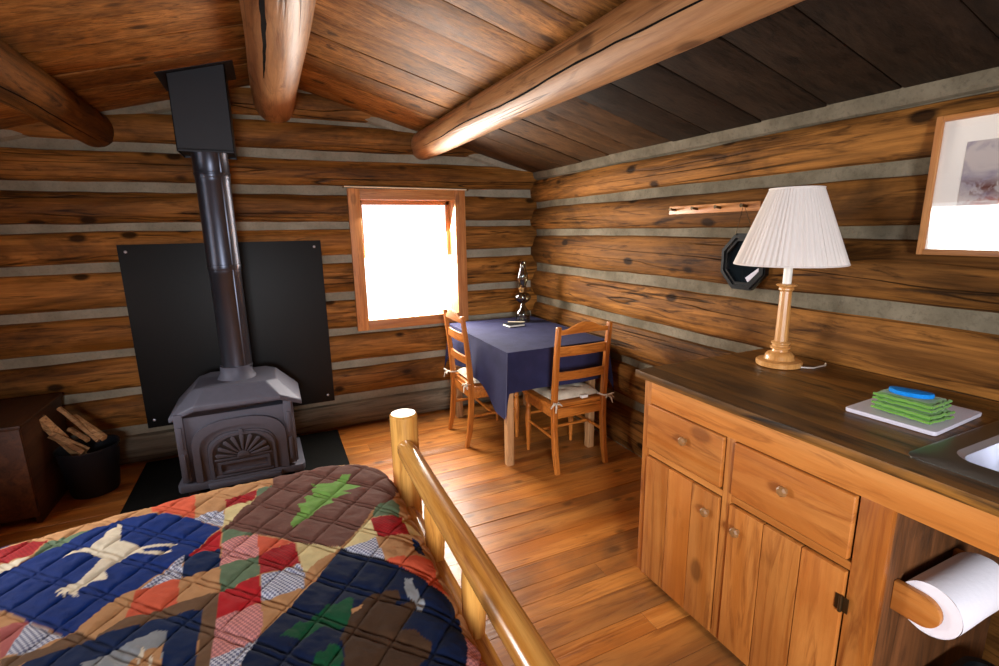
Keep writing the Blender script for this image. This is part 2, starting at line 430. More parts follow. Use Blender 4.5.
ZR = [(0, .305), (.366, .59), (.632, .848), (.90, 1.12), (1.18, 1.412), (1.462, 1.63), (1.684, 1.857)]
b = MB()
for i, (z0, z1) in enumerate(ZR): log(b, 'y', YF-.02, YB+.02, z0, z1, XR, -1, .035, 100+i*5.1)
wr = struct(b.build('wall_right', 'log_y'))
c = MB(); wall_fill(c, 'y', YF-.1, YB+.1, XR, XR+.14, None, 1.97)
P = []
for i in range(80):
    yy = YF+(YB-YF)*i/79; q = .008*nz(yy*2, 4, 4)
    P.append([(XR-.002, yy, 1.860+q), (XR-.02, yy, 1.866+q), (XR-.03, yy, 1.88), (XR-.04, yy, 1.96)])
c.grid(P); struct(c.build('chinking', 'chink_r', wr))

LW = (1.98, 2.74, .78, 1.66)   # opening of the left window
b = MB()
for i, (z0, z1) in enumerate(ZR):
    if z1 > LW[2]+.01 and z0 < LW[3]-.01:
        log(b, 'y', YF-.02, LW[0]-.01, z0, z1, XL, 1, .035, 200+i*5.1)
        log(b, 'y', LW[1]+.01, YB+.02, z0, z1, XL, 1, .035, 200+i*5.1)
    else: log(b, 'y', YF-.02, YB+.02, z0, z1, XL, 1, .035, 200+i*5.1)
wl = struct(b.build('wall_left', 'log_y'))
c = MB(); wall_fill(c, 'y', YF-.1, YB+.1, XL-.14, XL, LW, 1.97); struct(c.build('chinking', 'chink', wl))
FW = (-.78, .08, .94, 1.78)
b = MB()
for i, (z0, z1) in enumerate(ZB):
    if FW and z1 > FW[2]+.01 and z0 < FW[3]-.01:
        log(b, 'x', XL-.02, FW[0]-.01, z0, z1, YF, 1, .04, 300+i*5.1); log(b, 'x', FW[1]+.01, XR+.02, z0, z1, YF, 1, .04, 300+i*5.1)
    else: log(b, 'x', XL-.02, XR+.02, z0, z1, YF, 1, .04, 300+i*5.1)
wf = struct(b.build('wall_front', 'log_x'))
c = MB(); wall_fill(c, 'x', XL-.1, XR+.1, YF-.14, YF, FW, 1.92)
c.prism([(XL-.1, 1.90), (XR+.1, 1.90), (XR+.1, roofz(XR+.1)+.02), (RX, RZ+.02), (XL-.1, roofz(XL-.1)+.02)], YF-.14, YF, 'y')
struct(c.build('chinking', 'chink', wf))

# ---- back window: casing boards, jambs, two sashes and panes
w = MB().use('frame_z')
w.box((.538, YB-.062, .742), (.622, YB-.034, 1.765), .003); w.box((1.333, YB-.062, .742), (1.417, YB-.034, 1.765), .003)
w.use('frame_x'); w.box((.622, YB-.061, 1.690), (1.333, YB-.034, 1.765), .003); w.box((.622, YB-.061, .742), (1.333, YB-.034, .817), .003)
w1 = struct(w.build('window_1'))
w = MB().use('frame_z')
w.box((WX0-.02, YB-.045, WZ0), (.624, YB+.13, WZ1+.01), .002); w.box((1.333, YB-.045, WZ0), (WX1+.02, YB+.13, WZ1+.01), .002)
w.use('frame_x'); w.box((.60, YB-.045, 1.692), (1.36, YB+.13, WZ1+.02), .002); w.box((.60, YB-.045, WZ0-.02), (1.36, YB+.13, .815), .002)
struct(w.build('window_jamb', None, w1))
w = MB().use('frame_z')
w.box((.624, YB+.075, 1.27), (.655, YB+.10, 1.692), .003); w.box((1.302, YB+.075, 1.27), (1.333, YB+.10, 1.692), .003)
w.use('frame_x').box((.624, YB+.075, 1.66), (1.333, YB+.10, 1.692), .003)
struct(w.build('upper_sash', None, w1))
w = MB().use('white'); w.box((.624, YB+.04, 1.264), (1.333, YB+.05, 1.269), .001)
struct(w.build('meeting_rail', None, w1))
w = MB(); w.box((.62, YB+.085, .81), (1.336, YB+.089, 1.70)); struct(w.build('pane', 'glass', w1, 0))
w = MB().use('endgrain'); w.tube([(.51, YB-.075, 1.776), (1.43, YB-.075, 1.768)], .005, 10); w.use('brass')
w.tube([(.505, YB-.075, 1.776), (.515, YB-.075, 1.776)], .009, 10); w.tube([(1.425, YB-.075, 1.768), (1.44, YB-.075, 1.768)], .009, 10)
w.tube([(.53, YB-.075, 1.776), (.53, YB-.04, 1.776)], .003, 8); w.tube([(1.41, YB-.075, 1.768), (1.41, YB-.04, 1.768)], .003, 8)
tag(w.build('curtain_rod'), 'thin curtain rod fixed along the top of the bright window', 'curtain rod')
# ---- windows on the left and front walls
def side_window(idx, axis, hole, face, sgn):
    h0, h1, z0, z1 = hole
    def bx(mb, p, q, f0, f1, r, s, bev=.003):
        f0, f1 = sorted((face+sgn*f0, face+sgn*f1))
        if axis == 'y': mb.box((f0, p, r), (f1, q, s), bev)
        else: mb.box((p, f0, r), (q, f1, s), bev)
    w = MB().use('frame_z'); bx(w, h0-.07, h0+.01, .034, .06, z0-.07, z1+.07); bx(w, h1-.01, h1+.07, .034, .06, z0-.07, z1+.07)
    w.use('frame_y'); bx(w, h0+.01, h1-.01, .034, .06, z1-.01, z1+.07); bx(w, h0+.01, h1-.01, .034, .06, z0-.07, z0+.01)
    o = struct(w.build('window_%d' % idx))
    w = MB().use('frame_z')
    for p in (h0, h1-.015): bx(w, p, p+.015, -.13, .04, z0, z1, 0)
    for r in (z0, z1-.015): bx(w, h0, h1, -.13, .04, r, r+.015, 0)
    struct(w.build('window_jamb', None, o))
    w = MB(); mz = z0+.02; bx(w, h0, h1, -.08, -.05, mz-.015, mz+.015)
    struct(w.build('glazing_bar', 'frame_z', o))
    w = MB(); bx(w, h0, h1, -.07, -.066, z0, z1, 0); struct(w.build('pane', 'glass', o, 0))
side_window(2, 'y', LW, XL, 1)
side_window(3, 'x', FW, YF, 1)

# ================================================================== BEAMS
def beam(label, x0, x1, z0, z1, r0, r1, crackside, y0=YF-.02, y1=YB+.02, flat=0.):
    """a peeled log along y from the front gable (x0,z0,r0) to the back one (x1,z1,r1) with a long drying split"""
    n = 90; K = 40; P = []
    for i in range(n+1):
        t = i/n; yy = y0+(y1-y0)*t; cx = x0+(x1-x0)*t+.012*nz(yy*.8, x0, 2); cz = z0+(z1-z0)*t+.008*nz(yy*.9, x0, 5); r = r0+(r1-r0)*t
        row = []
        ca = crackside+.12*nz(yy*.7, x0, 9)
        for k in range(K+1):
            a = 2*PI*k/K; rr_ = r*(1+.035*nz(math.cos(a)*1.3, math.sin(a)*1.3, yy*1.2+x0)+.012*nz(math.cos(a)*4, math.sin(a)*4, yy*5))
            row.append((cx+rr_*math.cos(a), yy, cz+rr_*math.sin(a)))
        P.append(row)
    m = MB(); m.grid(P)
    # the split: a narrow dark groove laid into the log
    for (ya, yb_, ang, wd) in crack_spans[label]:
        Q = []
        for i in range(41):
            t = i/40; yy = ya+(yb_-ya)*t; tt = (yy-y0)/(y1-y0)
            cx = x0+(x1-x0)*tt+.012*nz(yy*.8, x0, 2); cz = z0+(z1-z0)*tt+.008*nz(yy*.9, x0, 5); r = (r0+(r1-r0)*tt)
            a = math.radians(ang)+.10*nz(yy*1.7, x0, 9)+.03*nz(yy*9, x0, 3); w_ = wd*math.sin(PI*min(1, max(0, t*.98+.01)))**.5*(.7+.5*abs(nz(yy*6, 1, 1)))
            row = []
            for q in (-1, 1):
                aa = a+q*w_/r/2; rr_ = r*(1+.035*nz(math.cos(aa)*1.3, math.sin(aa)*1.3, yy*1.2+x0)+.012*nz(math.cos(aa)*4, math.sin(aa)*4, yy*5))+.0015
                row.append((cx+rr_*math.cos(aa), yy, cz+rr_*math.sin(aa)))
            Q.append(row)
        m.use('beam'); s_i = None
        m2 = cracks.setdefault(label, MB()); m2.grid(Q)
    m.mats = ['log_y' if label is C_ else 'beam']
    o = m.build('ceiling_beam', 'beam', None, 60, at=((x0+x1)/2, (y0+y1)/2, (z0+z1)/2))
    tag(o, label, 'beam', None)
    if label in cracks: cracks[label].build('drying_crack', 'crackdark', o, 0)
    return o
cracks = {}
M['crackdark'] = plain('open_split_in_log', '#0e0906', .9, 0, .1, .1)
A_ = 'peeled log beam running over the stove pipe along the roof ridge'
B_ = 'long peeled log beam with a lengthwise crack, ending above the window'
C_ = 'dark peeled log beam under the left roof slope, at far upper left'
crack_spans = {A_: [(.9, 2.75, 243, .022)], B_: [(.6, 3.45, 206, .010)], C_: [(.9, 3.6, 300, .008)]}
beam(A_, .10, .125, 2.315, 2.293, .135, .122, 0)
beam(B_, 1.195, 1.115, 2.062, 2.085, .107, .098, 0)
beam(C_, -.84, -.85, 2.07, 2.075, .115, .098, 0)

# ================================================================== STOVE CORNER
o = MB(); o.box((-.87, 2.75, 0), (.33, 3.68, .012), .003)
tag(o.build('hearth_slab', 'pad', at=(-.27, 3.2, 0)), 'dark stone hearth slab lying on the floor under the wood stove', 'hearth')
t = thing('heat_shield', 'large black heat shield board on the log wall behind the stove', 'heat shield', (-.25, 3.69, .24))
o = MB(); o.box((-.83, 3.683, .24), (.33, 3.697, 1.413), .002); o.build('board', 'shield', t)
for px_, pz in ((-.79, 1.37), (.285, 1.37), (-.79, .29), (.285, .29)):
    o = MB(); o.lathe([(.009, 0), (.009, .002), (.006, .004), (.001, .005)], n=12, T=Matrix.Translation((px_, 3.684, pz)) @ Matrix.Rotation(PI/2, 4, 'X')); o.build('screw', 'steel', t)

SX, SY = -.255, 3.27
t = thing('wood_stove', 'cast iron wood stove with fan grille door on the dark hearth slab', 'stove', (SX, SY, .012))
o = MB()                                             # body with chamfered front corners
plan = [(-.578, 3.10), (-.53, 3.06), (-.01, 3.06), (.035, 3.10), (.035, 3.44), (-.01, 3.49), (-.53, 3.49), (-.578, 3.44)]
o.prism(plan, .085, .475, 'z', .006)
for xa in (-.572, -.02):
    o.box((xa, 3.045, .10), (xa+.045, 3.075, .50), .006)
    for za, zb in ((.13, .27), (.30, .43)):
        o.box((xa+.012, 3.036, za), (xa+.033, 3.05, zb), .004)
o.build('firebox', 'iron', t)
def arch(x0, x1, z0, zs, zt, n=24):
    cx = (x0+x1)/2; a = (x1-x0)/2; pts = [(x0, z0)]
    for i in range(n+1):
        q = PI-PI*i/n; pts.append((cx+a*math.copysign(abs(math.cos(q))**.75, math.cos(q)), zs+(zt-zs)*abs(math.sin(q))**.9))
    return pts+[(x1, z0)]
o = MB(); o.band(arch(-.505, -.02, .09, .30, .44), arch(-.470, -.055, .09, .27, .395), 3.035, 3.07)
o.band(arch(-.470, -.055, .09, .27, .395), arch(-.435, -.075, .09, .255, .365), 3.045, 3.07); o.build('arch_moulding', 'iron', t, 50)
d = MB(); d.prism(arch(-.434, -.076, .085, .25, .362), 3.045, 3.065, 'y', .003)
d.band(arch(-.425, -.085, .095, .24, .352), arch(-.412, -.098, .095, .228, .337), 3.036, 3.05)
d.box((-.405, 3.036, .195), (-.105, 3.05, .207), .003); d.box((-.405, 3.036, .095), (-.105, 3.05, .105), .002)
d.band([(-.39, .185), (-.39, .115), (-.12, .115), (-.12, .185), (-.39, .185)], [(-.375, .172), (-.375, .128), (-.135, .128), (-.135, .172), (-.375, .172)], 3.034, 3.05)
door = d.build('door', 'iron', t)
f = MB(); fc = (-.255, .207)
for i in range(9):
    a = math.radians(10+160*i/8); r0 = .035; r1 = .137
    ca, sa = math.cos(a), math.sin(a); wi, wo = .004, .012
    poly = [(fc[0]+ca*r0-sa*wi, fc[1]+(sa*r0+ca*wi)*.95), (fc[0]+ca*r1-sa*wo, fc[1]+(sa*r1*.92+ca*wo)), (fc[0]+ca*(r1+.008), fc[1]+sa*(r1+.008)*.92), (fc[0]+ca*r1+sa*wo, fc[1]+(sa*r1*.92-ca*wo)), (fc[0]+ca*r0+sa*wi, fc[1]+(sa*r0-ca*wi)*.95)]
    f.prism(poly, 3.033, 3.05, 'y', .002)
f.prism([(fc[0]+.034*math.cos(PI*i/12), fc[1]+.034*math.sin(PI*i/12)) for i in range(13)], 3.030, 3.05, 'y', .003)
f.build('fan_grille', 'iron', door)
f = MB(); f.prism([(fc[0]+.145*math.cos(PI*i/20), fc[1]+.002+.135*math.sin(PI*i/20)) for i in range(21)], 3.040, 3.046, 'y'); f.build('grille_recess', 'irondark', door)
f = MB(); f.tube([(-.255, 3.03, .362), (-.255, 3.05, .362)], .011, 12); f.build('door_knob', 'iron', door)
o = MB(); o.prism([(-.585, 3.03), (.055, 3.03), (.07, 3.06), (.06, 3.47), (-.58, 3.47), (-.60, 3.06)], .045, .088, 'z', .008)
o.prism([(-.44, 3.00), (-.07, 3.00), (-.05, 3.06), (-.46, 3.06)], .052, .078, 'z', .005)
o.build('base_plate', 'iron', t)
for xa, ya in ((-.56, 3.05), (.0, 3.05), (-.56, 3.40), (.0, 3.40)):
    o = MB(); o.prism([(xa, .05), (xa+.065, .05), (xa+.055, .012), (xa+.01, .012)], ya, ya+.05, 'y', .005); o.build('leg', 'iron', t)
# lid: a faceted hipped top with sloping shoulders
o = MB()
def ring(xs, ys, zs): return [(x, y_, z) for x, y_, z in zip(xs, ys, zs)]
R0 = [(-.60, 3.08, .450), (-.465, 3.02, .518), (-.03, 3.02, .518), (.085, 3.08, .450), (.085, 3.46, .450), (-.03, 3.52, .518), (-.465, 3.52, .518), (-.60, 3.46, .450)]
R1 = [(a_, b_, c_+.028) for a_, b_, c_ in R0]
R2 = [(-.47, 3.15, .612), (-.41, 3.10, .622), (-.10, 3.10, .622), (-.04, 3.15, .612), (-.04, 3.42, .612), (-.10, 3.46, .622), (-.41, 3.46, .622), (-.47, 3.42, .612)]
vs = R0+R1+R2; fs = []
for L_ in (0, 1):
    for i in range(8): j = (i+1) % 8; fs.append([L_*8+i, L_*8+j, L_*8+8+j, L_*8+8+i])
fs.append(list(range(16, 24))); fs.append(list(range(8))[::-1]); o.add(vs, fs)
lid = o.build('lid', 'iron', t, 20); bv = lid.modifiers.new('bevel', 'BEVEL'); bv.width = .006; bv.segments = 2; bv.limit_method = 'ANGLE'
o = MB(); o.lathe([(.108, .612), (.102, .622), (.089, .645), (.0865, .675), (.0865, .69)], (-.255, 3.30, 0), 32); o.build('flue_collar', 'iron', t, 50)
t = thing('stove_pipe', 'shiny steel stove pipe rising from the stove to the black ceiling box', 'stove pipe', (-.25, 3.31, .65))
PX, PY = -.248, 3.31
for nm, z0, z1, r in (('lower_section', .655, 1.27, .083), ('upper_section', 1.262, 1.78, .0865), ('top_section', 1.772, 1.93, .090)):
    o = MB(); o.lathe([(r-.002, z0), (r, z0+.003), (r, z0+.018), (r+.0025, z0+.02), (r+.0025, z0+.03), (r, z0+.032), (r, z1-.03), (r+.0015, z1-.028), (r+.0015, z1)], (PX, PY, 0), 40, cap=False); o.build(nm, 'pipe', t, 50)
    o = MB(); o.box((PX+r*.55-.004, PY-r*.86, z0+.03), (PX+r*.55+.004, PY-r*.81, z1-.005), .001); o.build('seam', 'pipe', t)
t = thing('flue_box', 'black square metal flue box hanging from the ceiling over the pipe', 'flue box', (PX, 3.33, 1.9))
bx0, bx1, by0, by1, bz = -.388, -.118, 3.19, 3.46, 1.90
o = MB(); T_ = .004
o.prism([(bx0, bz), (bx1, bz), (bx1, roofz(bx1)+.01), (bx0, roofz(bx0)+.01)], by0, by0+T_, 'y'); o.prism([(bx0, bz), (bx1, bz), (bx1, roofz(bx1)+.01), (bx0, roofz(bx0)+.01)], by1-T_, by1, 'y')
o.box((bx0, by0, bz), (bx0+T_, by1, roofz(bx0)+.01)); o.box((bx1-T_, by0, bz), (bx1, by1, roofz(bx1)+.005)); o.box((bx0, by0, bz+.01), (bx1, by1, bz+.014)); o.build('casing', 'flash', t)
o = MB(); fx0, fx1 = bx0-.045, bx1+.045
o.prism([(fx0, roofz(fx0)-.005), (fx1, roofz(fx1)-.005), (fx1, roofz(fx1)+.004), (fx0, roofz(fx0)+.004)], by0-.045, by1+.05, 'y'); o.build('flange', 'flash', t)

# wood box and kindling bucket in the dark corner
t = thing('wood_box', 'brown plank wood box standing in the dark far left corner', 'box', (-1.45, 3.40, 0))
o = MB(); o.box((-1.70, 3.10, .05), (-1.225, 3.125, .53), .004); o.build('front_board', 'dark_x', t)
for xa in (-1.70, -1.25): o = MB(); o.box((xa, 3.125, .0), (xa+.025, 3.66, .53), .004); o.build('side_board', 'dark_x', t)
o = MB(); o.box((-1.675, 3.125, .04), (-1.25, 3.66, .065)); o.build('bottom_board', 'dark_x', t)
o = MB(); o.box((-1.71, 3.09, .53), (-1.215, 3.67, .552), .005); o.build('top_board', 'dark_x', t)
t = thing('kindling_bucket', 'dark metal bucket of kindling beside the wood box', 'bucket', (-1.07, 3.42, 0))
o = MB(); o.lathe([(.11, .0), (.115, .01), (.145, .27), (.15, .275), (.15, .285), (.142, .28), (.11, .015), (.0, .015)], (-1.07, 3.42, 0), 36, cap=False); o.build('pail', 'flash', t, 50)
o = MB(); o.tube([(-1.07+.15*math.cos(a), 3.42-.05*math.sin(a), .27-.06*math.sin(a)) for a in [PI*i/14 for i in range(15)]], .003, 8); o.build('bail_handle', 'hinge', t)
sticks = [((-1.23, 3.36, .50), (-1.06, 3.40, .16), .030, 'thick split log leaning at the left of the kindling bucket'),
          ((-1.17, 3.44, .52), (-.99, 3.33, .33), .014, 'long thin stick lying highest across the kindling bucket'),
          ((-1.19, 3.33, .41), (-1.05, 3.34, .28), .022, 'pale split piece at the front left of the bucket'),
          ((-1.12, 3.46, .45), (-.96, 3.32, .345), .021, 'square cut stick with pale end at the right of the bucket'),
          ((-1.13, 3.40, .40), (-1.03, 3.31, .35), .015, 'short stick with a bright cut end in the middle of the bucket'),
          ((-1.14, 3.34, .35), (-1.055, 3.30, .285), .019, 'stubby pale piece lowest at the front rim of the bucket')]
for p, q, r, lab in sticks:
    o = MB(); P_, Q_ = Vector(p), Vector(q)
    m_ = [P_.lerp(Q_, i/6)+Vector((0, 0, .004*nz(i, r*99, 1))) for i in range(7)]
    o.tube(m_, [r*(1+.1*nz(i, r*50, 3)) for i in range(7)], 5); o.build('firewood_stick', 'stick', at=q, smooth=20)
    ob = C.objects[-1]; tag(ob, lab, 'firewood', 'kindling in the bucket')

# ================================================================== TABLE CORNER
t = thing('dining_table', 'small square-legged wooden table under the navy tablecloth', 'table', (1.58, 3.08, 0))
TX0, TX1, TY0, TY1, TZ = 1.225, 1.945, 2.555, 3.61, .748
o = MB(); o.box((TX0+.01, TY0+.01, .722), (TX1-.01, TY1-.01, TZ-.002), .004); o.build('tabletop', 'pale_z', t)
o = MB()
o.box((TX0+.05, TY0+.05, .64), (TX1-.05, TY0+.07, .722)); o.box((TX0+.05, TY1-.07, .64), (TX1-.05, TY1-.05, .722))
o.box((TX0+.05, TY0+.07, .64), (TX0+.07, TY1-.07, .722)); o.box((TX1-.07, TY0+.07, .64), (TX1-.05, TY1-.07, .722)); o.build('apron', 'pale_z', t)
for xa in (1.228, 1.835):
    for ya in (2.585, 3.50): o = MB(); o.box((xa, ya, 0), (xa+.046, ya+.046, .722), .003); o.build('leg', 'pale_z', t)
def cloth_pt(u, v):
    du = max(TX0-u, u-TX1, 0); dv = max(TY0-v, v-TY1, 0); su = -1 if u < TX0 else 1; sv = -1 if v < TY0 else 1
    cu = min(max(u, TX0), TX1); cv = min(max(v, TY0), TY1)
    r = math.hypot(du, dv)
    if r < 1e-6: return (u, v, TZ+.002+.0015*nz(u*6, v*6, 1))
    th = math.atan2(dv, du); soft = max(0, r-.012)
    fold = math.sin(2*th)**2
    def sst(q): q = min(1, max(0, q)); return q*q*(3-2*q)
    F = .90
    if du > 0 and su < 0:
        long_ = 1.53 if v < TY0 else 1+.53*sst((2.98-v)/.30)      # the near left corner hangs lowest
        if dv == 0: F = long_
        elif sv < 0: F = 1.53-.43*th/(PI/4) if th < PI/4 else 1.10-.20*(th-PI/4)/(PI/4)
        else: F = 1.0+.08*fold
    elif du > 0: F = .95+.1*fold
    z = TZ+.002-(r if r > .012 else r*r/.024)*F
    fl = .07*soft+.012*math.sin(cv*13+cu*11)*min(1, soft*6)*(1-fold)
    lim = .055 if su > 0 or sv > 0 else 1
    diag = .16*soft*fold
    ox = fl*math.cos(th)*(du > 0)+diag*.35; oy = fl*math.sin(th)*(dv > 0)+diag*.5
    ox += .006 if du > 0 else 0; oy += .006 if dv > 0 else 0
    if du == 0: ox = 0
    if dv == 0: oy = 0
    if su > 0: ox = min(ox, .030)
    if sv > 0: oy = min(oy, .045)
    wv = .010*math.sin(cv*17)*min(1, soft*5) if (du > 0 and dv == 0) else 0
    if su > 0: wv = 0
    return (cu+su*(ox+wv), cv+sv*oy, z)
OV = .275; nu, nv = 96, 116
us = [TX0-OV+(TX1-TX0+2*OV)*i/nu for i in range(nu+1)]; vs_ = [TY0-OV+(TY1-TY0+2*OV)*i/nv for i in range(nv+1)]
us += [TX0, TX0-.006, TX0-.012, TX1, TX1+.006, TX1+.012]; vs_ += [TY0, TY0-.006, TY0-.012, TY1, TY1+.006, TY1+.012]
us = sorted(set(us)); vs_ = sorted(set(vs_))
o = MB(); o.grid([[cloth_pt(u, v) for v in vs_] for u in us])
tag(o.build('tablecloth', 'cloth', at=(1.58, 3.08, TZ), smooth=60), 'navy blue tablecloth draped over the corner table', 'tablecloth')

def chair_parts(root):
    b = MB()
    def part(m, name, mat, par=root, sm=40): return m.build(name, mat, par, sm, at=(0, 0, 0))
    part(MB().prism([(-.20, -.175), (.20, -.175), (.212, .195), (.19, .215), (-.19, .215), (-.212, .195)], .405, .43, 'z', .006), 'seat', 'chair_h')
    m = MB(); m.box((-.175, .168, .35), (.175, .186, .405), .002); m.box((-.175, -.185, .34), (.175, -.167, .405), .002)
    for sx in (-1, 1): m.box((sx*.185-.009, -.17, .345), (sx*.185+.009, .17, .405), .002)
    part(m, 'apron', 'chair_h')
    for sx in (-1, 1):
        m = MB(); pts = [(0, -.225, 0), (0, -.20, .12), (0, -.185, .28), (0, -.182, .42), (0, -.19, .55), (0, -.205, .72), (0, -.228, .915)]
        vs = []; fs = []
        for i, (_, y_, z_) in enumerate(pts):
            w_ = .016 if i < 6 else .014; dd = (.018 if 0 < i < 5 else .014)
            vs += [(sx*.187-w_, y_-dd, z_), (sx*.187+w_, y_-dd, z_), (sx*.187+w_, y_+dd, z_), (sx*.187-w_, y_+dd, z_)]
        for i in range(len(pts)-1):
            for k in range(4): q = i*4; fs.append([q+k, q+(k+1) % 4, q+4+(k+1) % 4, q+4+k])
        fs += [[3, 2, 1, 0], [len(vs)-4, len(vs)-3, len(vs)-2, len(vs)-1]]
        m.add(vs, fs); r_ = part(m, 'rear_post', 'chair'); bv = r_.modifiers.new('bevel', 'BEVEL'); bv.width = .004; bv.segments = 2
    for sx in (-1, 1):
        m = MB(); m.lathe([(.010, 0), (.013, .01), (.011, .03), (.016, .045), (.012, .058), (.0145, .075), (.019, .16), (.020, .22), (.017, .285), (.013, .30), (.020, .315), (.013, .33), (.019, .345), (.019, .355)], (sx*.178, .165, 0), 16)
        m.box((sx*.178-.019, .146, .35), (sx*.178+.019, .184, .407), .003); part(m, 'front_leg', 'chair')
    # crest rail with a hump, two slats (all follow the rake of the posts)
    def slat(z0, z1, hump, y_, nm):
        n = 16; P = []
        for i in range(n+1):
            x = -.172+.344*i/n; c_ = 1-(x/.172)**2; top = z1+hump*max(0, math.cos(x/.172*PI*.62))**1.4*(1 if hump else 0)
            yy = y_-.012*c_
            P.append([(x, yy-.008, z0+.006*(c_ if hump else 0)), (x, yy+.008, z0+.006*(c_ if hump else 0)), (x, yy+.008, top), (x, yy-.008, top), (x, yy-.008, z0+.006*(c_ if hump else 0))])
        m = MB(); m.grid(P); part(m, nm, 'chair_h', sm=35)
    slat(.865, .893, .042, -.222, 'crest_rail'); slat(.735, .79, 0, -.208, 'back_slat'); slat(.585, .635, 0, -.196, 'back_slat')
    for sx in (-1, 1):
        part(MB().tube([(sx*.186, -.19, .215), (sx*.180, .165, .215)], .010, 10), 'stretcher', 'chair_h')
    part(MB().tube([(-.182, -.02, .215), (.182, -.02, .215)], .010, 10), 'stretcher', 'chair_h')
    part(MB().tube([(-.18, .165, .26), (.18, .165, .26)], .010, 10), 'stretcher', 'chair_h')
def cushion_parts(root):
    P = []; n = 22
    for sgn in (1, -1):
        P = []
        for i in range(n+1):
            row = []
            for j in range(n+1):
                a_, b_ = -1+2*i/n, -1+2*j/n
                x = .185*a_*(1-.03*b_*b_); y_ = .165*b_*(1-.03*a_*a_)+.005
                e = max(0, (1-a_**6)*(1-b_**6))**.5
                tuft = sum(math.exp(-((x-px_)**2+(y_-py_)**2)/.0006) for px_ in (-.07, .07) for py_ in (-.06, .07))
                z = .432+.016+sgn*(.014*e) + (sgn > 0)*(.022*e-.014*tuft+.003*nz(x*14, y_*14, 3))
                row.append((x, y_, z))
            P.append(row)
        if sgn == 1: top = P
        else: bot = P
    m = MB(); m.grid(top); m.grid(bot); m.build('pad', 'cushion', root, 60, at=(0, 0, 0))
    for sx in (-1, 1):
        m = MB(); m.tube([(sx*.16, -.155, .448), (sx*.20, -.195, .452), (sx*.205, -.215, .45), (sx*.17, -.215, .452), (sx*.16, -.17, .45)], .005, 8)
        for dx, dy, dz in ((.035, -.02, .015), (.02, -.03, -.045), (.045, .0, -.02), (-.03, -.02, -.01)):
            m.tube([(sx*.195, -.218, .45), (sx*(.195+dx*.6), -.225+dy*.5, .45+dz*.4+.006), (sx*(.195+dx), -.228+dy*.6, .45+dz)], [.005, .006, .003], 6)
        m.build('tie', 'tie', root, 60, at=(0, 0, 0))
G1 = 'dining chairs at the corner table'; G2 = 'seat cushions on the dining chairs'
def at_origin(name, label, cat, group):
    e = thing(name, label, cat, (0, 0, 0), group); e['_base'] = (0, 0, 0); return e
ch = at_origin('dining_chair', 'wooden ladder-back chair facing the wall, in front of the blue table', 'chair', G1); chair_parts(ch)
cu_ = at_origin('seat_cushion', 'cream tied cushion on the chair in front of the table', 'cushion', G2); cushion_parts(cu_)
m = MB(); m.box((.015, -.188, .444), (.065, -.166, .462), .003); m.build('care_label', 'white', cu_, at=(0, 0, 0))
def dup(root, label):
    r = root.copy(); C.objects.link(r); r['label'] = label
    for c_ in list(root.children):
        d_ = c_.copy(); C.objects.link(d_); d_.parent = r
    return r
ch2 = dup(ch, 'wooden ladder-back chair beside the window, left of the blue table')
cu2 = dup(cu_, 'cream tied cushion on the chair under the window'); 
for c_ in [c_ for c_ in cu2.children if c_.name.startswith('care_label')]: bpy.data.objects.remove(c_)
for o_, loc, rz in ((ch, (1.632, 2.585, 0), 0), (cu_, (1.632, 2.585, 0), 0), (ch2, (1.325, 3.145, 0), -PI/2), (cu2, (1.325, 3.145, 0), -PI/2)):
    o_.location = loc; o_.rotation_euler = (0, 0, rz); o_.scale = (.95, 1, 1)

t = thing('oil_lamp', 'glass oil lamp with tall chimney at the back of the table', 'oil lamp', (1.765, 3.40, .751))
LC = (1.765, 3.40, .752)
o = MB(); o.lathe([(.0, .0), (.058, .0), (.060, .008), (.054, .03), (.058, .055), (.050, .085), (.032, .105), (.020, .125), (.016, .14)], LC, 28, cap=False); o.build('foot', 'lampglass', t, 60)
o = MB(); o.lathe([(.016, .14), (.030, .15), (.052, .165), (.064, .185), (.062, .205), (.045, .222), (.024, .232)], LC, 28, cap=False); o.build('oil_font', 'lampglass', t, 60)
o = MB(); o.lathe([(.020, .228), (.026, .232), (.026, .248), (.034, .254), (.034, .268), (.022, .272), (.016, .285)], LC, 24); o.build('burner', 'brass', t, 40)
o = MB(); o.lathe([(.026, .262), (.028, .29), (.040, .325), (.044, .35), (.038, .38), (.027, .405), (.024, .43), (.024, .468), (.026, .47)], LC, 28, cap=False); o.build('chimney', 'lampglass', t, 60)
o = MB(); o.tube([(LC[0]+.024, LC[1], .752+.24), (LC[0]+.062, LC[1]-.01, .752+.245)], .003, 8); o.tube([(LC[0]+.060, LC[1]-.01, .752+.245), (LC[0]+.066, LC[1]-.01, .752+.246)], .012, 12); o.build('wick_knob', 'brass', t)
t = thing('notebook', 'small dark notebook with white pages lying beside the oil lamp', 'notebook', (1.62, 3.27, .751))
R_ = Matrix.Translation((1.62, 3.27, .752)) @ Matrix.Rotation(.05, 4, 'Z')
o = MB(); o.box((-.065, -.05, .002), (.065, .05, .013), .001, R_); o.build('pages', 'white', t)
o = MB(); o.box((-.068, -.050, .013), (.068, .053, .016), .001, R_); o.box((-.068, -.050, 0), (.068, .053, .002), 0, R_); o.build('cover', 'coverblack', t)
o = MB(); o.tube([(1.60, 3.33, .774), (1.70, 3.27, .774)], .004, 8); o.tube([(1.70, 3.27, .774), (1.712, 3.263, .774)], [.004, .001], 8)
tag(o.build('pen', 'endgrain', at=(1.65, 3.30, .77)), 'pale pen resting across the notebook by the oil lamp', 'pen')

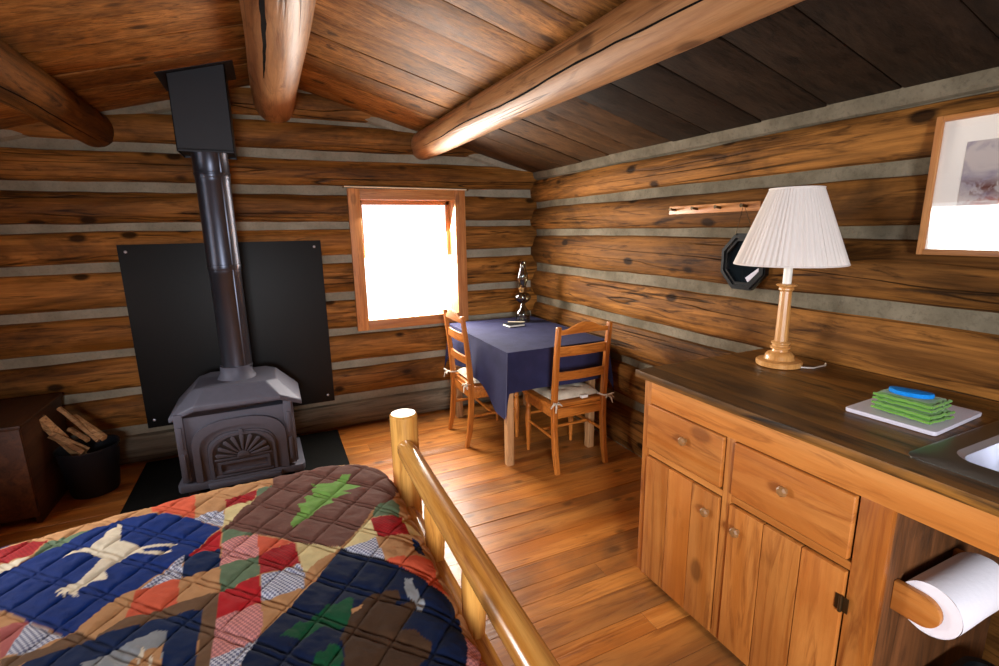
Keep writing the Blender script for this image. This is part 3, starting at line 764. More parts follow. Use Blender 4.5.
# ================================================================== KITCHEN CABINET
CX, CY0, CY1 = 1.304, -.95, 1.46                    # front plane, near end, far end
t = thing('kitchen_cabinet', 'long honey pine base cabinet along the right log wall', 'cabinet', (1.66, .3, 0))
def part(m, nm, mat=None, par=None, sm=30): return m.build(nm, mat, par or t, sm)
m = MB(); m.use('pine_z')
m.box((CX, 1.425, .03), (CX+.022, CY1, .885), .003); m.box((CX, 1.028, .03), (CX+.022, 1.062, .79), .003); m.box((CX, .578, .03), (CX+.022, .652, .79), .003)
m.use('pine_y')
m.box((CX, CY0, .788), (CX+.022, 1.425, .886), .003)
m.box((CX+.002, 1.062, .572), (CX+.022, 1.425, .595)); m.box((CX+.002, .652, .572), (CX+.022, 1.028, .595)); m.box((CX+.002, .652, .03), (CX+.022, 1.425, .045))
part(m, 'face_frame')
m = MB(); m.box((CX+.022, 1.438, .0), (2.0, 1.46, .885), .002); part(m, 'end_panel', 'pine_z')
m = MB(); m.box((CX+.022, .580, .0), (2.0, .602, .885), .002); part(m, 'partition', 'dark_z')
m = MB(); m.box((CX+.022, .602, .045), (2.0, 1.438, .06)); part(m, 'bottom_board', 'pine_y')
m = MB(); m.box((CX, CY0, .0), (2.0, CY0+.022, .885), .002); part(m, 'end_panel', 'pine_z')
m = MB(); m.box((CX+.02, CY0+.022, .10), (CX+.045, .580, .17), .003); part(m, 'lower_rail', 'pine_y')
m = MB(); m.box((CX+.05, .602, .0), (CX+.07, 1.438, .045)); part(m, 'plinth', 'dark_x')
def knob(par, y_, z_, x_=CX-.008):
    m = MB(); T = Matrix.Translation((x_, y_, z_)) @ Matrix.Rotation(-PI/2, 4, 'Y') @ Matrix.Rotation(.4, 4, 'Z')
    m.lathe([(.007, -.012), (.006, .004), (.010, .009), (.016, .014), (.0165, .022), (.011, .028), (.0, .029)], n=7, T=T, cap=False); m.build('knob', 'knob', par, 25)
for y0, y1, ky in ((1.062, 1.432, 1.225), (.652, 1.028, .84)):
    m = MB(); z0, z1 = .602, .785
    m.box((CX-.010, y0+.006, z0), (CX+.012, y1-.004, z1), .006, seg=3); d = part(m, 'drawer', 'pine_y'); knob(d, ky, .712, CX-.010)
for y0, y1, ky, kz, hy in ((1.066, 1.424, 1.105, .497, 1.424), (.656, 1.024, .982, .493, .656)):
    d = None; n = 3; ws = [0, .33, .66, 1]; m = MB()
    for i in range(n):
        a_, b__ = y0+(y1-y0)*ws[i], y0+(y1-y0)*ws[i+1]; m.box((CX-.010, a_+.0015, .04), (CX+.010, b__-.0015, .566), .0035)
        m.box((CX-.0085, (a_+b__)/2-.001, .04), (CX-.0095, (a_+b__)/2+.001, .566)) if False else None
    d = part(m, 'door', 'pine_z'); knob(d, ky, kz, CX-.010)
    for hz in ((.13, .475) if hy < 1 else ()):
        m = MB(); m.box((CX-.0125, hy-.018, hz-.022), (CX-.009, hy+.016, hz+.022), .001); m.tube([(CX-.014, hy, hz-.024), (CX-.014, hy, hz+.024)], .005, 10); m.build('hinge', 'hinge', d)

# worktop with a cut-out for the sink
SKX0, SKX1, SKY0, SKY1 = 1.385, 1.835, .02, .59
WT0, WT1 = .885, .910
m = MB(); X0_, X1_, Y0_, Y1_ = 1.288, 2.035, CY0-.02, 1.493
q = [(X0_, Y0_), (X1_, Y0_), (X1_, Y1_), (X0_, Y1_)]
for yi, (xa, xb) in enumerate(((X0_, 1.37), (1.37, 1.535), (1.535, 1.70), (1.70, 1.86), (1.86, X1_))):
    for ya, yb in ((Y0_, SKY0+.02), (SKY0+.02, SKY1-.02), (SKY1-.02, Y1_)):
        if ya == SKY0+.02 and 1.36 < xa < 1.85: continue
        m.box((xa, ya, WT0), (xb, yb, WT1), .0, rnd=.11+.19*yi)
m.box((X0_-.006, Y0_, WT0-.002), (X0_, Y1_+.003, WT1+.001), .002, rnd=.9)
wt = m.build('worktop', 'counter', at=(1.66, .3, WT0))
tag(wt, 'dark stained plank worktop on top of the pine cabinet', 'worktop')
# sink
t = thing('kitchen_sink', 'stainless steel sink set into the worktop at right edge', 'sink', (1.61, .30, .91))
def rrect(x0, x1, y0, y1, r, n=6):
    pts = []
    for cx, cy, a0 in ((x1-r, y1-r, 0), (x0+r, y1-r, 90), (x0+r, y0+r, 180), (x1-r, y0+r, 270)):
        for i in range(n+1): a = math.radians(a0+90*i/n); pts.append((cx+r*math.cos(a), cy+r*math.sin(a)))
    return pts
def loft(m, rings):
    n = len(rings[0][0]); vs = [(x, y_, z) for P, z in rings for x, y_ in P]; fs = []
    for i in range(len(rings)-1):
        for k in range(n): fs.append([i*n+k, i*n+(k+1) % n, (i+1)*n+(k+1) % n, (i+1)*n+k])
    m.add(vs, fs); return vs
m = MB(); o_ = rrect(SKX0-.02, SKX1+.02, SKY0-.02, SKY1+.015, .03); i_ = rrect(SKX0+.06, SKX1-.07, SKY0+.04, SKY1-.036, .06)
loft(m, [(o_, .909), (o_, .9125), (rrect(SKX0-.012, SKX1+.012, SKY0-.012, SKY1+.007, .025), .9145), (i_, .9145)]); m.build('rim', 'sinkrim', t, 30)
m = MB(); bt = rrect(SKX0+.09, SKX1-.10, SKY0+.07, SKY1-.075, .05); loft(m, [(i_, .9145), (rrect(SKX0+.066, SKX1-.076, SKY0+.046, SKY1-.051, .06), .905), (rrect(SKX0+.075, SKX1-.085, SKY0+.055, SKY1-.06, .06), .80), (bt, .775)])
n_ = len(bt); m.add([(x, y_, .775) for x, y_ in bt], [list(range(n_))]); m.build('bowl', 'steel', t, 50)
m = MB(); m.lathe([(.0, .006), (.03, .006), (.04, .003), (.042, .0)], (1.6, .3, .776), 24, cap=False); m.build('drain', 'steel', t)

# cutting board, folded cloths, sponge
m = MB(); T = Matrix.Translation((1.695, .745, .9115)) @ Matrix.Rotation(.06, 4, 'Z')
m.prism(rrect(-.150, .142, -.112, .112, .010, 4), 0, .012, 'z', .002, T)
tag(m.build('cutting_board', 'board', at=(1.695, .745, .911)), 'white plastic cutting board lying on the dark worktop', 'cutting board')
def folded(name, lab, cx, cy, z0, sx, sy, layers, th, rot, seed):
    tt = thing(name, lab, 'cloth', (cx, cy, z0), 'folded green cloths on the cutting board'); R_ = Matrix.Translation((cx, cy, z0)) @ Matrix.Rotation(rot, 4, 'Z')
    m = MB(); h = MB()
    for L in range(layers):
        zz = th*L; ox = .004*nz(L, seed, 1); oy = .005*nz(L, seed, 5); N = 18; top = []; bot = []
        for i in range(N+1):
            r1, r2 = [], []
            for j in range(N+1):
                a_, b_ = -1+2*i/N, -1+2*j/N; e = max(0, (1-a_**12)*(1-b_**12))**.5
                sag = -.004*max(0, abs(a_)-.6)*L/2
                x = sx*a_+ox+.004*nz(b_*3, L, seed); y_ = sy*b_+oy+.004*nz(a_*3, L, seed+4)
                w_ = .0018*nz(x*40, y_*40, L+seed)
                r1.append((x, y_, zz+th/2+e*th*.52+w_*(L == layers-1)+sag)); r2.append((x, y_, zz+th/2-e*th*.52+sag))
            top.append(r1); bot.append(r2)
        b0 = len(m.v); m.grid([[tuple(R_ @ Vector(p)) for p in r] for r in top]); m.grid([[tuple(R_ @ Vector(p)) for p in r] for r in bot])
        edge = [(-sx*1.0+ox+.003*nz(q*6, L, 9+seed), sy*q+oy, zz+th*.5+.004*nz(q*5, L, seed)) for q in [1-2*k/14 for k in range(15)]]
        h.tube([R_ @ Vector(p) for p in edge], .0042, 7); h.tube([R_ @ Vector((sx*q+ox, -sy+oy+.003*nz(q*7, L, 2+seed), zz+th*.5+.005*nz(q*4, L, 3+seed))) for q in [-1+2*k/12 for k in range(13)]], .0042, 7)
    m.box((-sx*.93, -sy*.93, th*.1), (sx*.93, sy*.93, th*(layers-.2)), .003, R_)
    m.build('folded_layers', 'towel', tt, 60); h.build('hem', 'towelhem', tt, 60)
folded('dish_cloth', 'green folded terry cloth lying directly on the white cutting board', 1.645, .728, .9245, .055, .074, 2, .0145, -.05, 1.)
folded('dish_cloth', 'green folded terry cloth on top, carrying the blue sponge', 1.648, .734, .9540, .053, .071, 2, .0125, .04, 6.)
m = MB(); T = Matrix.Translation((1.645, .735, .9800)) @ Matrix.Rotation(-1.30, 4, 'Z')
pts = [(.052*math.copysign(abs(math.cos(a))**.8, math.cos(a)), .026*math.sin(a)+.004*math.cos(a*2)) for a in [2*PI*i/28 for i in range(28)]]
m.prism(pts, 0, .013, 'z', .003, T)
tag(m.build('sponge', 'sponge', at=(1.645, .735, .980)), 'blue scrubbing sponge lying on the folded green cloths', 'sponge')

# table lamp
LX, LY = 1.832, 1.279
t = thing('table_lamp', 'turned wooden table lamp with white pleated shade on the worktop', 'lamp', (LX, LY, .911)); LC = (LX, LY, .911)
m = MB(); m.lathe([(.0, 0), (.078, 0), (.083, .003), (.084, .017), (.080, .022), (.056, .026), (.053, .030), (.052, .042), (.044, .052), (.030, .058), (.028, .066), (.036, .070), (.037, .076), (.030, .080), (.030, .086), (.034, .090), (.034, .095), (.026, .10)], LC, 40, cap=False); m.build('base', 'lampwood', t, 40)
m = MB()
m.lathe([(.0245, .098), (.0235, .12), (.021, .30), (.024, .303), (.027, .307), (.027, .312), (.024, .316), (.036, .322), (.038, .326), (.030, .330), (.0, .330)], LC, 12, cap=False); m.build('column', 'lampwood', t, 22)
m = MB(); m.lathe([(.0155, .33), (.0155, .405), (.014, .408), (.0, .408)], LC, 20, cap=False); m.build('candle_sleeve', 'white', t, 40)
m = MB(); m.lathe([(.012, .405), (.013, .43), (.020, .44), (.030, .46), (.032, .48), (.026, .505), (.012, .52), (0, .523)], LC, 20, cap=False); m.build('bulb', 'white', t, 60)
N = 240; P = []; zt, zb, rt_, rb = .690, .408, .090, .194
for i in range(13):
    q = i/12; r_ = rt_+(rb-rt_)*q; row = []
    for k in range(N+1):
        a = 2*PI*k/N; amp = (.0012+.0022*q)
        row.append((LX+(r_+amp*math.cos(k*PI/2+.6*math.sin(k*.37)))*math.cos(a), LY+(r_+amp*math.cos(k*PI/2+.6*math.sin(k*.37)))*math.sin(a), .911+zt+(zb-zt)*q))
    P.append(row)
m = MB(); m.grid(P); sh = m.build('lamp_shade', 'shade', t, 60)
for zz, r_ in ((zt, rt_), (zb, rb)):
    m = MB(); m.tube([(LX+(r_+.001)*math.cos(2*PI*k/48), LY+(r_+.001)*math.sin(2*PI*k/48), .911+zz) for k in range(49)], .0028, 8, False); m.build('shade_trim', 'shade', sh, 60)
m = MB()
for k in range(3):
    a = 2*PI*k/3; m.tube([(LX, LY, .911+.66), (LX+rt_*math.cos(a), LY+rt_*math.sin(a), .911+.685)], .0018, 6)
m.tube([(LX+.030, LY, .911+.405), (LX+.034, LY, .911+.5), (LX+.02, LY, .911+.6), (LX, LY, .911+.665)], .0018, 6); m.tube([(LX-.030, LY, .911+.405), (LX-.034, LY, .911+.5), (LX-.02, LY, .911+.6), (LX, LY, .911+.665)], .0018, 6); m.build('shade_carrier', 'brass', sh)
m = MB(); m.tube([(LX+.02, LY-.075, .916), (LX+.06, LY-.105, .915), (LX+.10, LY-.10, .914), (LX+.14, LY-.10, .914), (LX+.175, LY-.08, .913)], .003, 8); m.build('power_cord', 'white', t)

# peg rack, octagonal mirror, framed print on the right wall
FXW = XR-.045
t = thing('peg_rack', 'narrow pine peg rail with dark pegs on the right log wall', 'peg rack', (FXW, 1.86, 1.55))
m = MB(); m.box((FXW-.026, 1.550, 1.530), (FXW-.008, 2.105, 1.572), .003); m.build('rail', 'frame_y', t)
for py in (2.06, 1.91, 1.765, 1.620):
    m = MB(); m.tube([(FXW-.022, py, 1.552), (FXW-.055, py, 1.556), (FXW-.063, py, 1.556)], [.007, .006, .009], 10); m.build('peg', 'hinge', t)
t = thing('octagonal_mirror', 'small black octagonal mirror hanging by a cord from the peg rail', 'mirror', (FXW, 1.63, 1.30))
MY, MZ = 1.615, 1.302
def octa(r): return [(MY+r*math.cos(math.radians(22.5+45*i))*.93, MZ+r*math.sin(math.radians(22.5+45*i))) for i in range(9)]
m = MB(); m.band(octa(.140), octa(.102), FXW-.028, FXW-.004, 'x'); m.band(octa(.132), octa(.118), FXW-.034, FXW-.026, 'x'); m.build('frame', 'black', t, 20)
m = MB(); m.prism(octa(.106)[:8], FXW-.018, FXW-.010, 'x'); m.build('glass', 'mirror', t)
m = MB(); m.tube([(FXW-.03, 1.665, 1.42), (FXW-.045, 1.620, 1.562), (FXW-.03, 1.565, 1.42)], .0016, 6); m.build('hanging_cord', 'hinge', t)
m = MB(); m.box((-.0015, -.040, -.012), (.0015, .040, .012), 0, Matrix.Translation((FXW-.0205, 1.560, 1.243)) @ Matrix.Rotation(-.65, 4, 'X')); m.build('paper_tag', 'board', t)

t = thing('framed_print', 'light wood framed watercolour print on the right log wall', 'picture', (FXW, .63, 1.58))
py0, py1, pz0, pz1 = .31, .940, 1.362, 1.798
m = MB().use('frame_z'); m.box((FXW-.026, py1-.018, pz0), (FXW-.002, py1, pz1), .002); m.box((FXW-.026, py0, pz0), (FXW-.002, py0+.018, pz1), .002)
m.use('frame_y'); m.box((FXW-.026, py0+.018, pz1-.018), (FXW-.002, py1-.018, pz1), .002); m.box((FXW-.026, py0+.018, pz0), (FXW-.002, py1-.018, pz0+.018), .002); m.build('frame', None, t)
m = MB(); m.box((FXW-.012, py0+.016, pz0+.016), (FXW-.006, py1-.016, pz1-.016)); m.build('mat', 'mat', t)
def print_mat():
    g = NT('watercolour_paint'); tc = g.n('ShaderNodeTexCoord')
    a = g.noise(tc.outputs['Object'], 9, 5, .6, 1.0); b_ = g.noise(tc.outputs['Object'], 26, 4, .6, .6)
    sp = g.n('ShaderNodeSeparateXYZ'); g.l(tc.outputs['Object'], sp.inputs[0])
    c_ = g.mix(g.mp(a, .4, .6), lin('#8d8296'), lin('#c8bcb8'))
    band_ = g.mp(g.math('ABSOLUTE', g.math('ADD', sp.outputs['Z'], .01)), .0, .035, 1, 0)
    c_ = g.mix(g.math('MULTIPLY', band_, g.mp(b_, .42, .52)), c_, lin('#6b4038'))
    low = g.mp(sp.outputs['Z'], -.03, -.05)
    c_ = g.mix(low, c_, g.mix(g.mp(b_, .5, .62), lin('#d9cfca'), lin('#b06a5c')))
    g.set(c_, .8, 0, .2); return g.m
M['print'] = print_mat()
m = MB(); m.box((FXW-.0135, py0+.085, pz0+.105), (FXW-.012, py1-.085, pz1-.088)); m.build('painting', 'print', t)
m = MB(); m.box((FXW-.018, py0+.016, pz0+.016), (FXW-.0165, py1-.016, pz1-.016)); m.build('glass', 'picglass', t, 0)

# paper towel holder and roll on the side of the partition, bin below
t = thing('paper_towel_holder', 'wooden two armed paper towel holder fixed beside the cabinet door', 'towel holder', (1.50, .57, .54))
for xa in (1.362, 1.645):
    m = MB(); pts = [(.579, .494), (.579, .576)]+[(.518+.041*math.cos(a), .535+.041*math.sin(a)) for a in [math.radians(90+180*i/14) for i in range(15)]]
    m.prism(pts, xa, xa+.018, 'x', .003); m.build('arm', 'pine_y', t)
m = MB(); m.tube([(1.375, .518, .535), (1.65, .518, .535)], .012, 12); m.build('dowel', 'pine_y', t)
t = thing('paper_towel_roll', 'white paper towel roll hanging on the wooden holder', 'paper towel', (1.51, .510, .535))
m = MB(); P = []
for x_ in (1.385, 1.388, 1.45, 1.51, 1.57, 1.632, 1.635):
    P.append([(x_, .510+(.0665+.0012*nz(x_*20, math.cos(a)*2, math.sin(a)*2)+.0015*(a/(2*PI)))*math.cos(a), .535+(.0665+.0012*nz(x_*20, math.cos(a)*2, math.sin(a)*2)+.0015*(a/(2*PI)))*math.sin(a)) for a in [2*PI*i/48 for i in range(49)]])
m.grid(P); 
for x_ in (1.385, 1.635): m.grid([[(x_, .510+r_*math.cos(2*PI*i/48), .535+r_*math.sin(2*PI*i/48)) for i in range(49)] for r_ in (.022, .0665)])
m.build('paper', 'paper', t, 50)
m = MB(); m.lathe([(.0225, -.126), (.0225, .126)], n=28, T=Matrix.Translation((1.51, .510, .535)) @ Matrix.Rotation(PI/2, 4, 'Y'), cap=False); m.build('cardboard_core', 'card', t, 50)
t = thing('waste_bin', 'black waste bin standing under the counter below the paper towels', 'bin', (1.62, .42, 0))
m = MB(); loft(m, [(rrect(1.52, 1.74, .30, .50, .04), 0), (rrect(1.50, 1.76, .28, .53, .05), .20), (rrect(1.49, 1.77, .27, .54, .05), .205), (rrect(1.49, 1.77, .27, .54, .05), .22), (rrect(1.505, 1.755, .285, .525, .045), .22), (rrect(1.53, 1.73, .31, .49, .04), .01)])
m.add([(x, y_, .01) for x, y_ in rrect(1.53, 1.73, .31, .49, .04)], [list(range(28))]); m.build('body', 'black', t, 40)
m = MB(); m.tube([(1.49+.012*math.cos(a)-.006, .47+.022*math.cos(a), .185+.022*math.sin(a)) for a in [2*PI*i/20 for i in range(21)]], .003, 8, False); m.build('ring_handle', 'steel', t)

# ================================================================== BED
t = thing('log_bed', 'varnished log bed frame with round footboard rails and posts', 'bed', (-.65, 1.02, 0))
FX = .372
def logpost(nm, x_, y_, z0, z1, r_):
    m = MB(); K = 28; P = []
    for i in range(15):
        q = i/14; z_ = z0+(z1-z0)*q; P.append([(x_+(r_*(1+.02*nz(math.cos(a), math.sin(a), z_*4+y_)))*math.cos(a), y_+(r_*(1+.02*nz(math.cos(a), math.sin(a), z_*4+y_)))*math.sin(a), z_) for a in [2*PI*k/K for k in range(K+1)]])
    m.grid(P); rt2 = r_-.006
    m.grid([[(x_+r2*math.cos(2*PI*k/K), y_+r2*math.sin(2*PI*k/K), z2) for k in range(K+1)] for r2, z2 in ((r_, z1), (r_-.002, z1+.003), (rt2, z1+.006))])
    p_ = m.build(nm, 'post', t, 50)
    m = MB(); m.prism([(x_+rt2*math.cos(2*PI*k/K), y_+rt2*math.sin(2*PI*k/K)) for k in range(K)], z1+.0, z1+.006, 'z'); m.build('cut_end', 'endgrain', p_, 30); return p_
logpost('footboard_post', FX+.010, 1.685, 0, .815, .050); logpost('footboard_post', FX+.010, .42, 0, .815, .050)
def lograil(nm, x_, y0, y1, z0, z1, r0, r1, mat='rail', taper=.05, dx=0):
    m = MB(); pts = []; rr2 = []
    for i in range(31):
        q = i/30; y_ = y0+(y1-y0)*q; pts.append((x_+dx*q+.004*nz(y_*2, z0, 1), y_, z0+(z1-z0)*q+.003*nz(y_*2, z0, 4)))
        e = min(q, 1-q)*abs(y1-y0); k_ = min(1, .72+.28*(e/taper)) if e < taper else 1; rr2.append((r0+(r1-r0)*q)*k_)
    m.tube(pts, rr2, 26); return m.build(nm, mat, t, 60)
lograil('top_rail', FX, 1.66, .45, .705, .700, .036, .033, dx=-.012)
lograil('bottom_rail', FX, 1.66, .45, .445, .445, .034, .034)
for y_ in (1.31, .99, .67):
    m = MB(); m.tube([(FX, y_, .46), (FX, y_, .49), (FX, y_, .54), (FX, y_, .63), (FX, y_, .67), (FX, y_, .70)], [.022, .027, .030, .030, .027, .022], 20); m.build('spindle', 'post', t, 60)
for y_ in (1.70, .42):
    m = MB(); m.tube([(-1.62, y_, .33), (FX-.02, y_, .33)], .038, 20); m.build('side_rail', 'rail', t, 60)
logpost('headboard_post', -1.66, 1.685, 0, .95, .05); logpost('headboard_post', -1.66, .42, 0, .95, .05)
lograil('headboard_rail', -1.66, 1.66, .45, .84, .84, .036, .037)
m = MB(); m.box((-1.60, .46, .30), (.24, 1.68, .36)); m.build('slat_base', 'pine_y', t)

# ---- the quilt: a draped sheet, its patches laid out in quilt coordinates (metres)
QX0, QX1, QY0, QY1, QZ, QR, QC = -1.66, .327, .33, 1.84, .625, .09, .13
QCOL = dict(T='#b5865a', W='#d8ccb4', N1='#02276c', N2='#092048', N3='#081838', RP='#a01c20', S='#5f7358', O='#c8573a', BC='#c9ccd8', C='#cdbb88', B='#6a463c',
            R='#b01c22', PC='#d8908a', K='#6b4f38', PK='#b0605c', GR='#8c9094', LG='#6f9a48', DG='#0f4a2c', BR='#46301f')
QUILT = """T -0.698,1.796 -0.499,1.752 -0.428,1.75 -0.43,1.79 -0.59,1.79 -0.71,1.79 -0.67,1.736 -0.648,1.728 -0.612,1.726 -0.561,1.727
W -0.8,1.79 -0.783,1.783 -0.758,1.796 -0.698,1.796 -0.642,1.784 -0.66,1.79 -0.8,1.79
T -0.652,1.787 -0.571,1.763 -0.499,1.752 -0.54,1.79 -0.65,1.79
N1 -0.808,1.796 -0.778,1.796 -0.78,1.769 -0.799,1.764 -0.868,1.773 -0.87,1.79
RP -0.797,1.759 -0.738,1.767 -0.681,1.742 -0.696,1.672 -0.767,1.679 -0.811,1.685 -0.842,1.762
S -0.679,1.737 -0.648,1.728 -0.612,1.726 -0.57,1.721 -0.605,1.701 -0.65,1.675 -0.69,1.663
W -0.765,1.673 -0.694,1.666 -0.743,1.615 -0.797,1.599 -0.827,1.673
N1 -0.744,1.616 -0.69,1.664 -0.65,1.675 -0.605,1.701 -0.561,1.727 -0.496,1.738 -0.416,1.723 -0.374,1.697 -0.289,1.615 -0.21,1.518 -0.281,1.419 -0.292,1.423 -0.382,1.332 -0.415,1.334 -0.475,1.251 -0.495,1.241 -0.549,1.304 -0.6,1.355 -0.655,1.416 -0.675,1.432 -0.861,1.611 -0.849,1.584
O -0.418,1.733 -0.299,1.733 -0.31,1.79 -0.435,1.796
O -0.418,1.733 -0.299,1.733 -0.289,1.615 -0.372,1.697
T -0.294,1.73 -0.21,1.701 -0.206,1.63 -0.263,1.631 -0.29,1.625
T -0.294,1.73 -0.21,1.701 -0.21,1.79 -0.3,1.79
BC -0.263,1.631 -0.209,1.621 -0.207,1.521 -0.29,1.616
RP -0.209,1.685 -0.117,1.701 -0.123,1.647 -0.206,1.63
C -0.206,1.63 -0.123,1.642 -0.154,1.601 -0.184,1.546 -0.206,1.516
S -0.117,1.701 -0.079,1.72 -0.07,1.724 -0.09,1.68 -0.118,1.647
B -0.206,1.514 -0.184,1.546 -0.154,1.601 -0.121,1.648 -0.09,1.68 -0.07,1.724 -0.07,1.79 0.13,1.79 0.25,1.74 0.31,1.68 0.343,1.583 0.27,1.445 0.219,1.427 0.185,1.375 0.143,1.323 0.095,1.269 -0.019,1.344 -0.068,1.394 -0.12,1.435
R 0.24,1.74 0.29,1.7 0.33,1.65 0.341,1.68 0.29,1.7
S 0.219,1.427 0.277,1.454 0.294,1.423 0.275,1.353 0.198,1.373
T 0.308,1.537 0.34,1.53 0.34,1.42 0.306,1.279 0.28,1.25 0.283,1.356 0.29,1.421
C 0.285,1.348 0.322,1.267 0.276,1.238 0.278,1.348
RP 0.191,1.369 0.282,1.352 0.28,1.247 0.196,1.271
C 0.183,1.367 0.191,1.369 0.196,1.271 0.14,1.247 0.098,1.258 0.142,1.319
BC 0.098,1.258 0.159,1.257 0.189,1.27 0.192,1.164
T 0.197,1.266 0.279,1.242 0.275,1.15 0.203,1.165 0.192,1.164
N2 0.279,1.234 0.305,1.209 0.293,1.148 0.276,1.152
O 0.197,1.161 0.273,1.142 0.311,1.134 0.302,1.064 0.312,0.985 0.293,0.994 0.265,1.036 0.237,1.093 0.194,1.157
T 0.095,1.265 0.067,1.227 0.03,1.172 -0.032,1.102 -0.07,1.062 -0.105,1.026 -0.097,1.07 -0.096,1.127 -0.055,1.132 -0.005,1.143 -0.002,1.2 0.035,1.23
C -0.015,1.343 0.095,1.267 0.035,1.23 -0.002,1.2 -0.009,1.238
RP -0.108,1.327 -0.019,1.342 -0.01,1.239 -0.103,1.235
O -0.113,1.426 -0.107,1.42 -0.019,1.343 -0.108,1.327
PC -0.201,1.429 -0.171,1.442 -0.113,1.43 -0.108,1.327 -0.198,1.326
S -0.206,1.514 -0.12,1.435 -0.171,1.442 -0.201,1.429
R -0.281,1.419 -0.209,1.511 -0.204,1.408
N2 -0.29,1.422 -0.281,1.419 -0.204,1.408 -0.198,1.324 -0.284,1.326
BC -0.292,1.423 -0.285,1.325 -0.37,1.33
S -0.198,1.326 -0.108,1.327 -0.104,1.235 -0.191,1.22
T -0.287,1.326 -0.2,1.323 -0.192,1.221 -0.229,1.222 -0.281,1.22
O -0.382,1.332 -0.287,1.324 -0.28,1.223 -0.382,1.233
T -0.382,1.333 -0.381,1.231 -0.408,1.218 -0.429,1.2 -0.474,1.246 -0.415,1.333
K -0.495,1.24 -0.474,1.246 -0.429,1.197 -0.407,1.214 -0.381,1.233 -0.283,1.224 -0.229,1.223 -0.193,1.221 -0.19,1.128 -0.192,1.009 -0.196,0.943 -0.215,0.953 -0.219,1.038 -0.222,1.181 -0.289,1.191 -0.404,1.2 -0.429,1.197 -0.545,1.193 -0.58,1.177 -0.602,1.236 -0.513,1.219
T -0.674,1.429 -0.655,1.416 -0.6,1.355 -0.645,1.35 -0.698,1.356 -0.762,1.511
PK -0.6,1.355 -0.59,1.342 -0.594,1.245 -0.602,1.236 -0.644,1.348
BC -0.589,1.341 -0.498,1.242 -0.545,1.223 -0.595,1.244
N2 -0.404,1.2 -0.289,1.191 -0.222,1.181 -0.22,1.04 -0.215,0.953 -0.569,1.146 -0.545,1.193 -0.429,1.197
GR -0.433,1.127 -0.388,1.134 -0.342,1.148 -0.307,1.151 -0.286,1.141 -0.286,1.097 -0.278,0.986 -0.415,1.06
T -0.286,1.106 -0.315,1.102 -0.343,1.085 -0.346,1.023 -0.284,0.989 -0.284,1.047
W -0.332,1.09 -0.326,1.114 -0.321,1.105 -0.324,1.064
W -0.311,1.078 -0.31,1.091 -0.304,1.085 -0.301,1.042
R -0.193,1.22 -0.104,1.233 -0.099,1.136 -0.19,1.128
PC -0.19,1.129 -0.099,1.134 -0.097,1.057 -0.106,1.025 -0.139,1.014 -0.19,1.011
BC -0.102,1.23 -0.011,1.238 -0.002,1.2 -0.005,1.143 -0.098,1.139
BC -0.19,1.011 -0.139,1.014 -0.106,1.027 -0.111,1.014 -0.134,0.969 -0.145,0.94 -0.196,0.943
N3 0.095,1.265 0.192,1.164 0.237,1.093 0.265,1.036 0.293,0.994 0.305,0.97 0.306,0.904 0.292,0.825 0.251,0.726 -0.151,0.897 -0.134,0.969 -0.105,1.026 -0.07,1.062 -0.032,1.102 0.03,1.172 0.067,1.227
W -0.6,1.597 -0.599,1.618 -0.589,1.63 -0.548,1.619 -0.52,1.648 -0.521,1.68 -0.503,1.699 -0.503,1.716 -0.492,1.706 -0.482,1.657 -0.473,1.6 -0.417,1.548 -0.416,1.538 -0.32,1.502 -0.315,1.488 -0.36,1.505 -0.405,1.52 -0.395,1.503 -0.33,1.473 -0.323,1.457 -0.362,1.471 -0.413,1.507 -0.433,1.51 -0.462,1.486 -0.475,1.462 -0.459,1.425 -0.464,1.416 -0.496,1.431 -0.514,1.418 -0.531,1.434 -0.52,1.464 -0.496,1.534 -0.52,1.562 -0.546,1.597 -0.579,1.606
W -0.52,1.461 -0.526,1.454 -0.553,1.455 -0.568,1.439 -0.567,1.427 -0.557,1.436 -0.561,1.406 -0.551,1.421 -0.542,1.4 -0.539,1.417 -0.512,1.376 -0.52,1.395 -0.508,1.38 -0.52,1.414 -0.514,1.418 -0.503,1.431
LG 0.182,1.668 0.156,1.623 0.203,1.577 0.191,1.564 0.138,1.567 0.163,1.537 0.099,1.541 0.104,1.506 0.07,1.502 0.033,1.465 -0.02,1.425 -0.026,1.442 -0.002,1.502 0.007,1.507 0,1.548 0.027,1.545 0.022,1.585 0.053,1.592 0.045,1.631 0.066,1.631 0.043,1.668 0.114,1.632 0.153,1.679
DG -0.061,1.005 -0.022,1.034 -0.01,1.024 0.014,1.047 0.018,1.039 0.041,1.066 0.058,1.053 0.088,1.066 0.096,1.051 0.075,0.977 0.058,0.975 0.027,0.995 -0.016,0.979
DG -0.006,0.907 0.005,0.929 0.019,0.923 0.031,0.94 0.051,0.924 0.053,0.888 0.02,0.837 -0.032,0.861
BR 0.085,1.007 0.131,1.05 0.165,1.046 0.198,1.034 0.197,1.01 0.176,0.995 0.204,0.982 0.22,0.993 0.228,0.966 0.186,0.929 0.173,0.912 0.202,0.898 0.212,0.872 0.225,0.848 0.21,0.826 0.191,0.812 0.139,0.779 0.045,0.824 0.058,0.918 0.052,0.949
GR 0.221,1.066 0.227,1.056 0.238,1.058 0.233,1.032 0.239,0.997 0.241,0.964 0.231,0.946 0.22,0.954 0.225,0.978 0.21,1.005 0.212,1.031
T 0.087,1.021 0.113,1.026 0.107,1.015 0.088,1.008"""
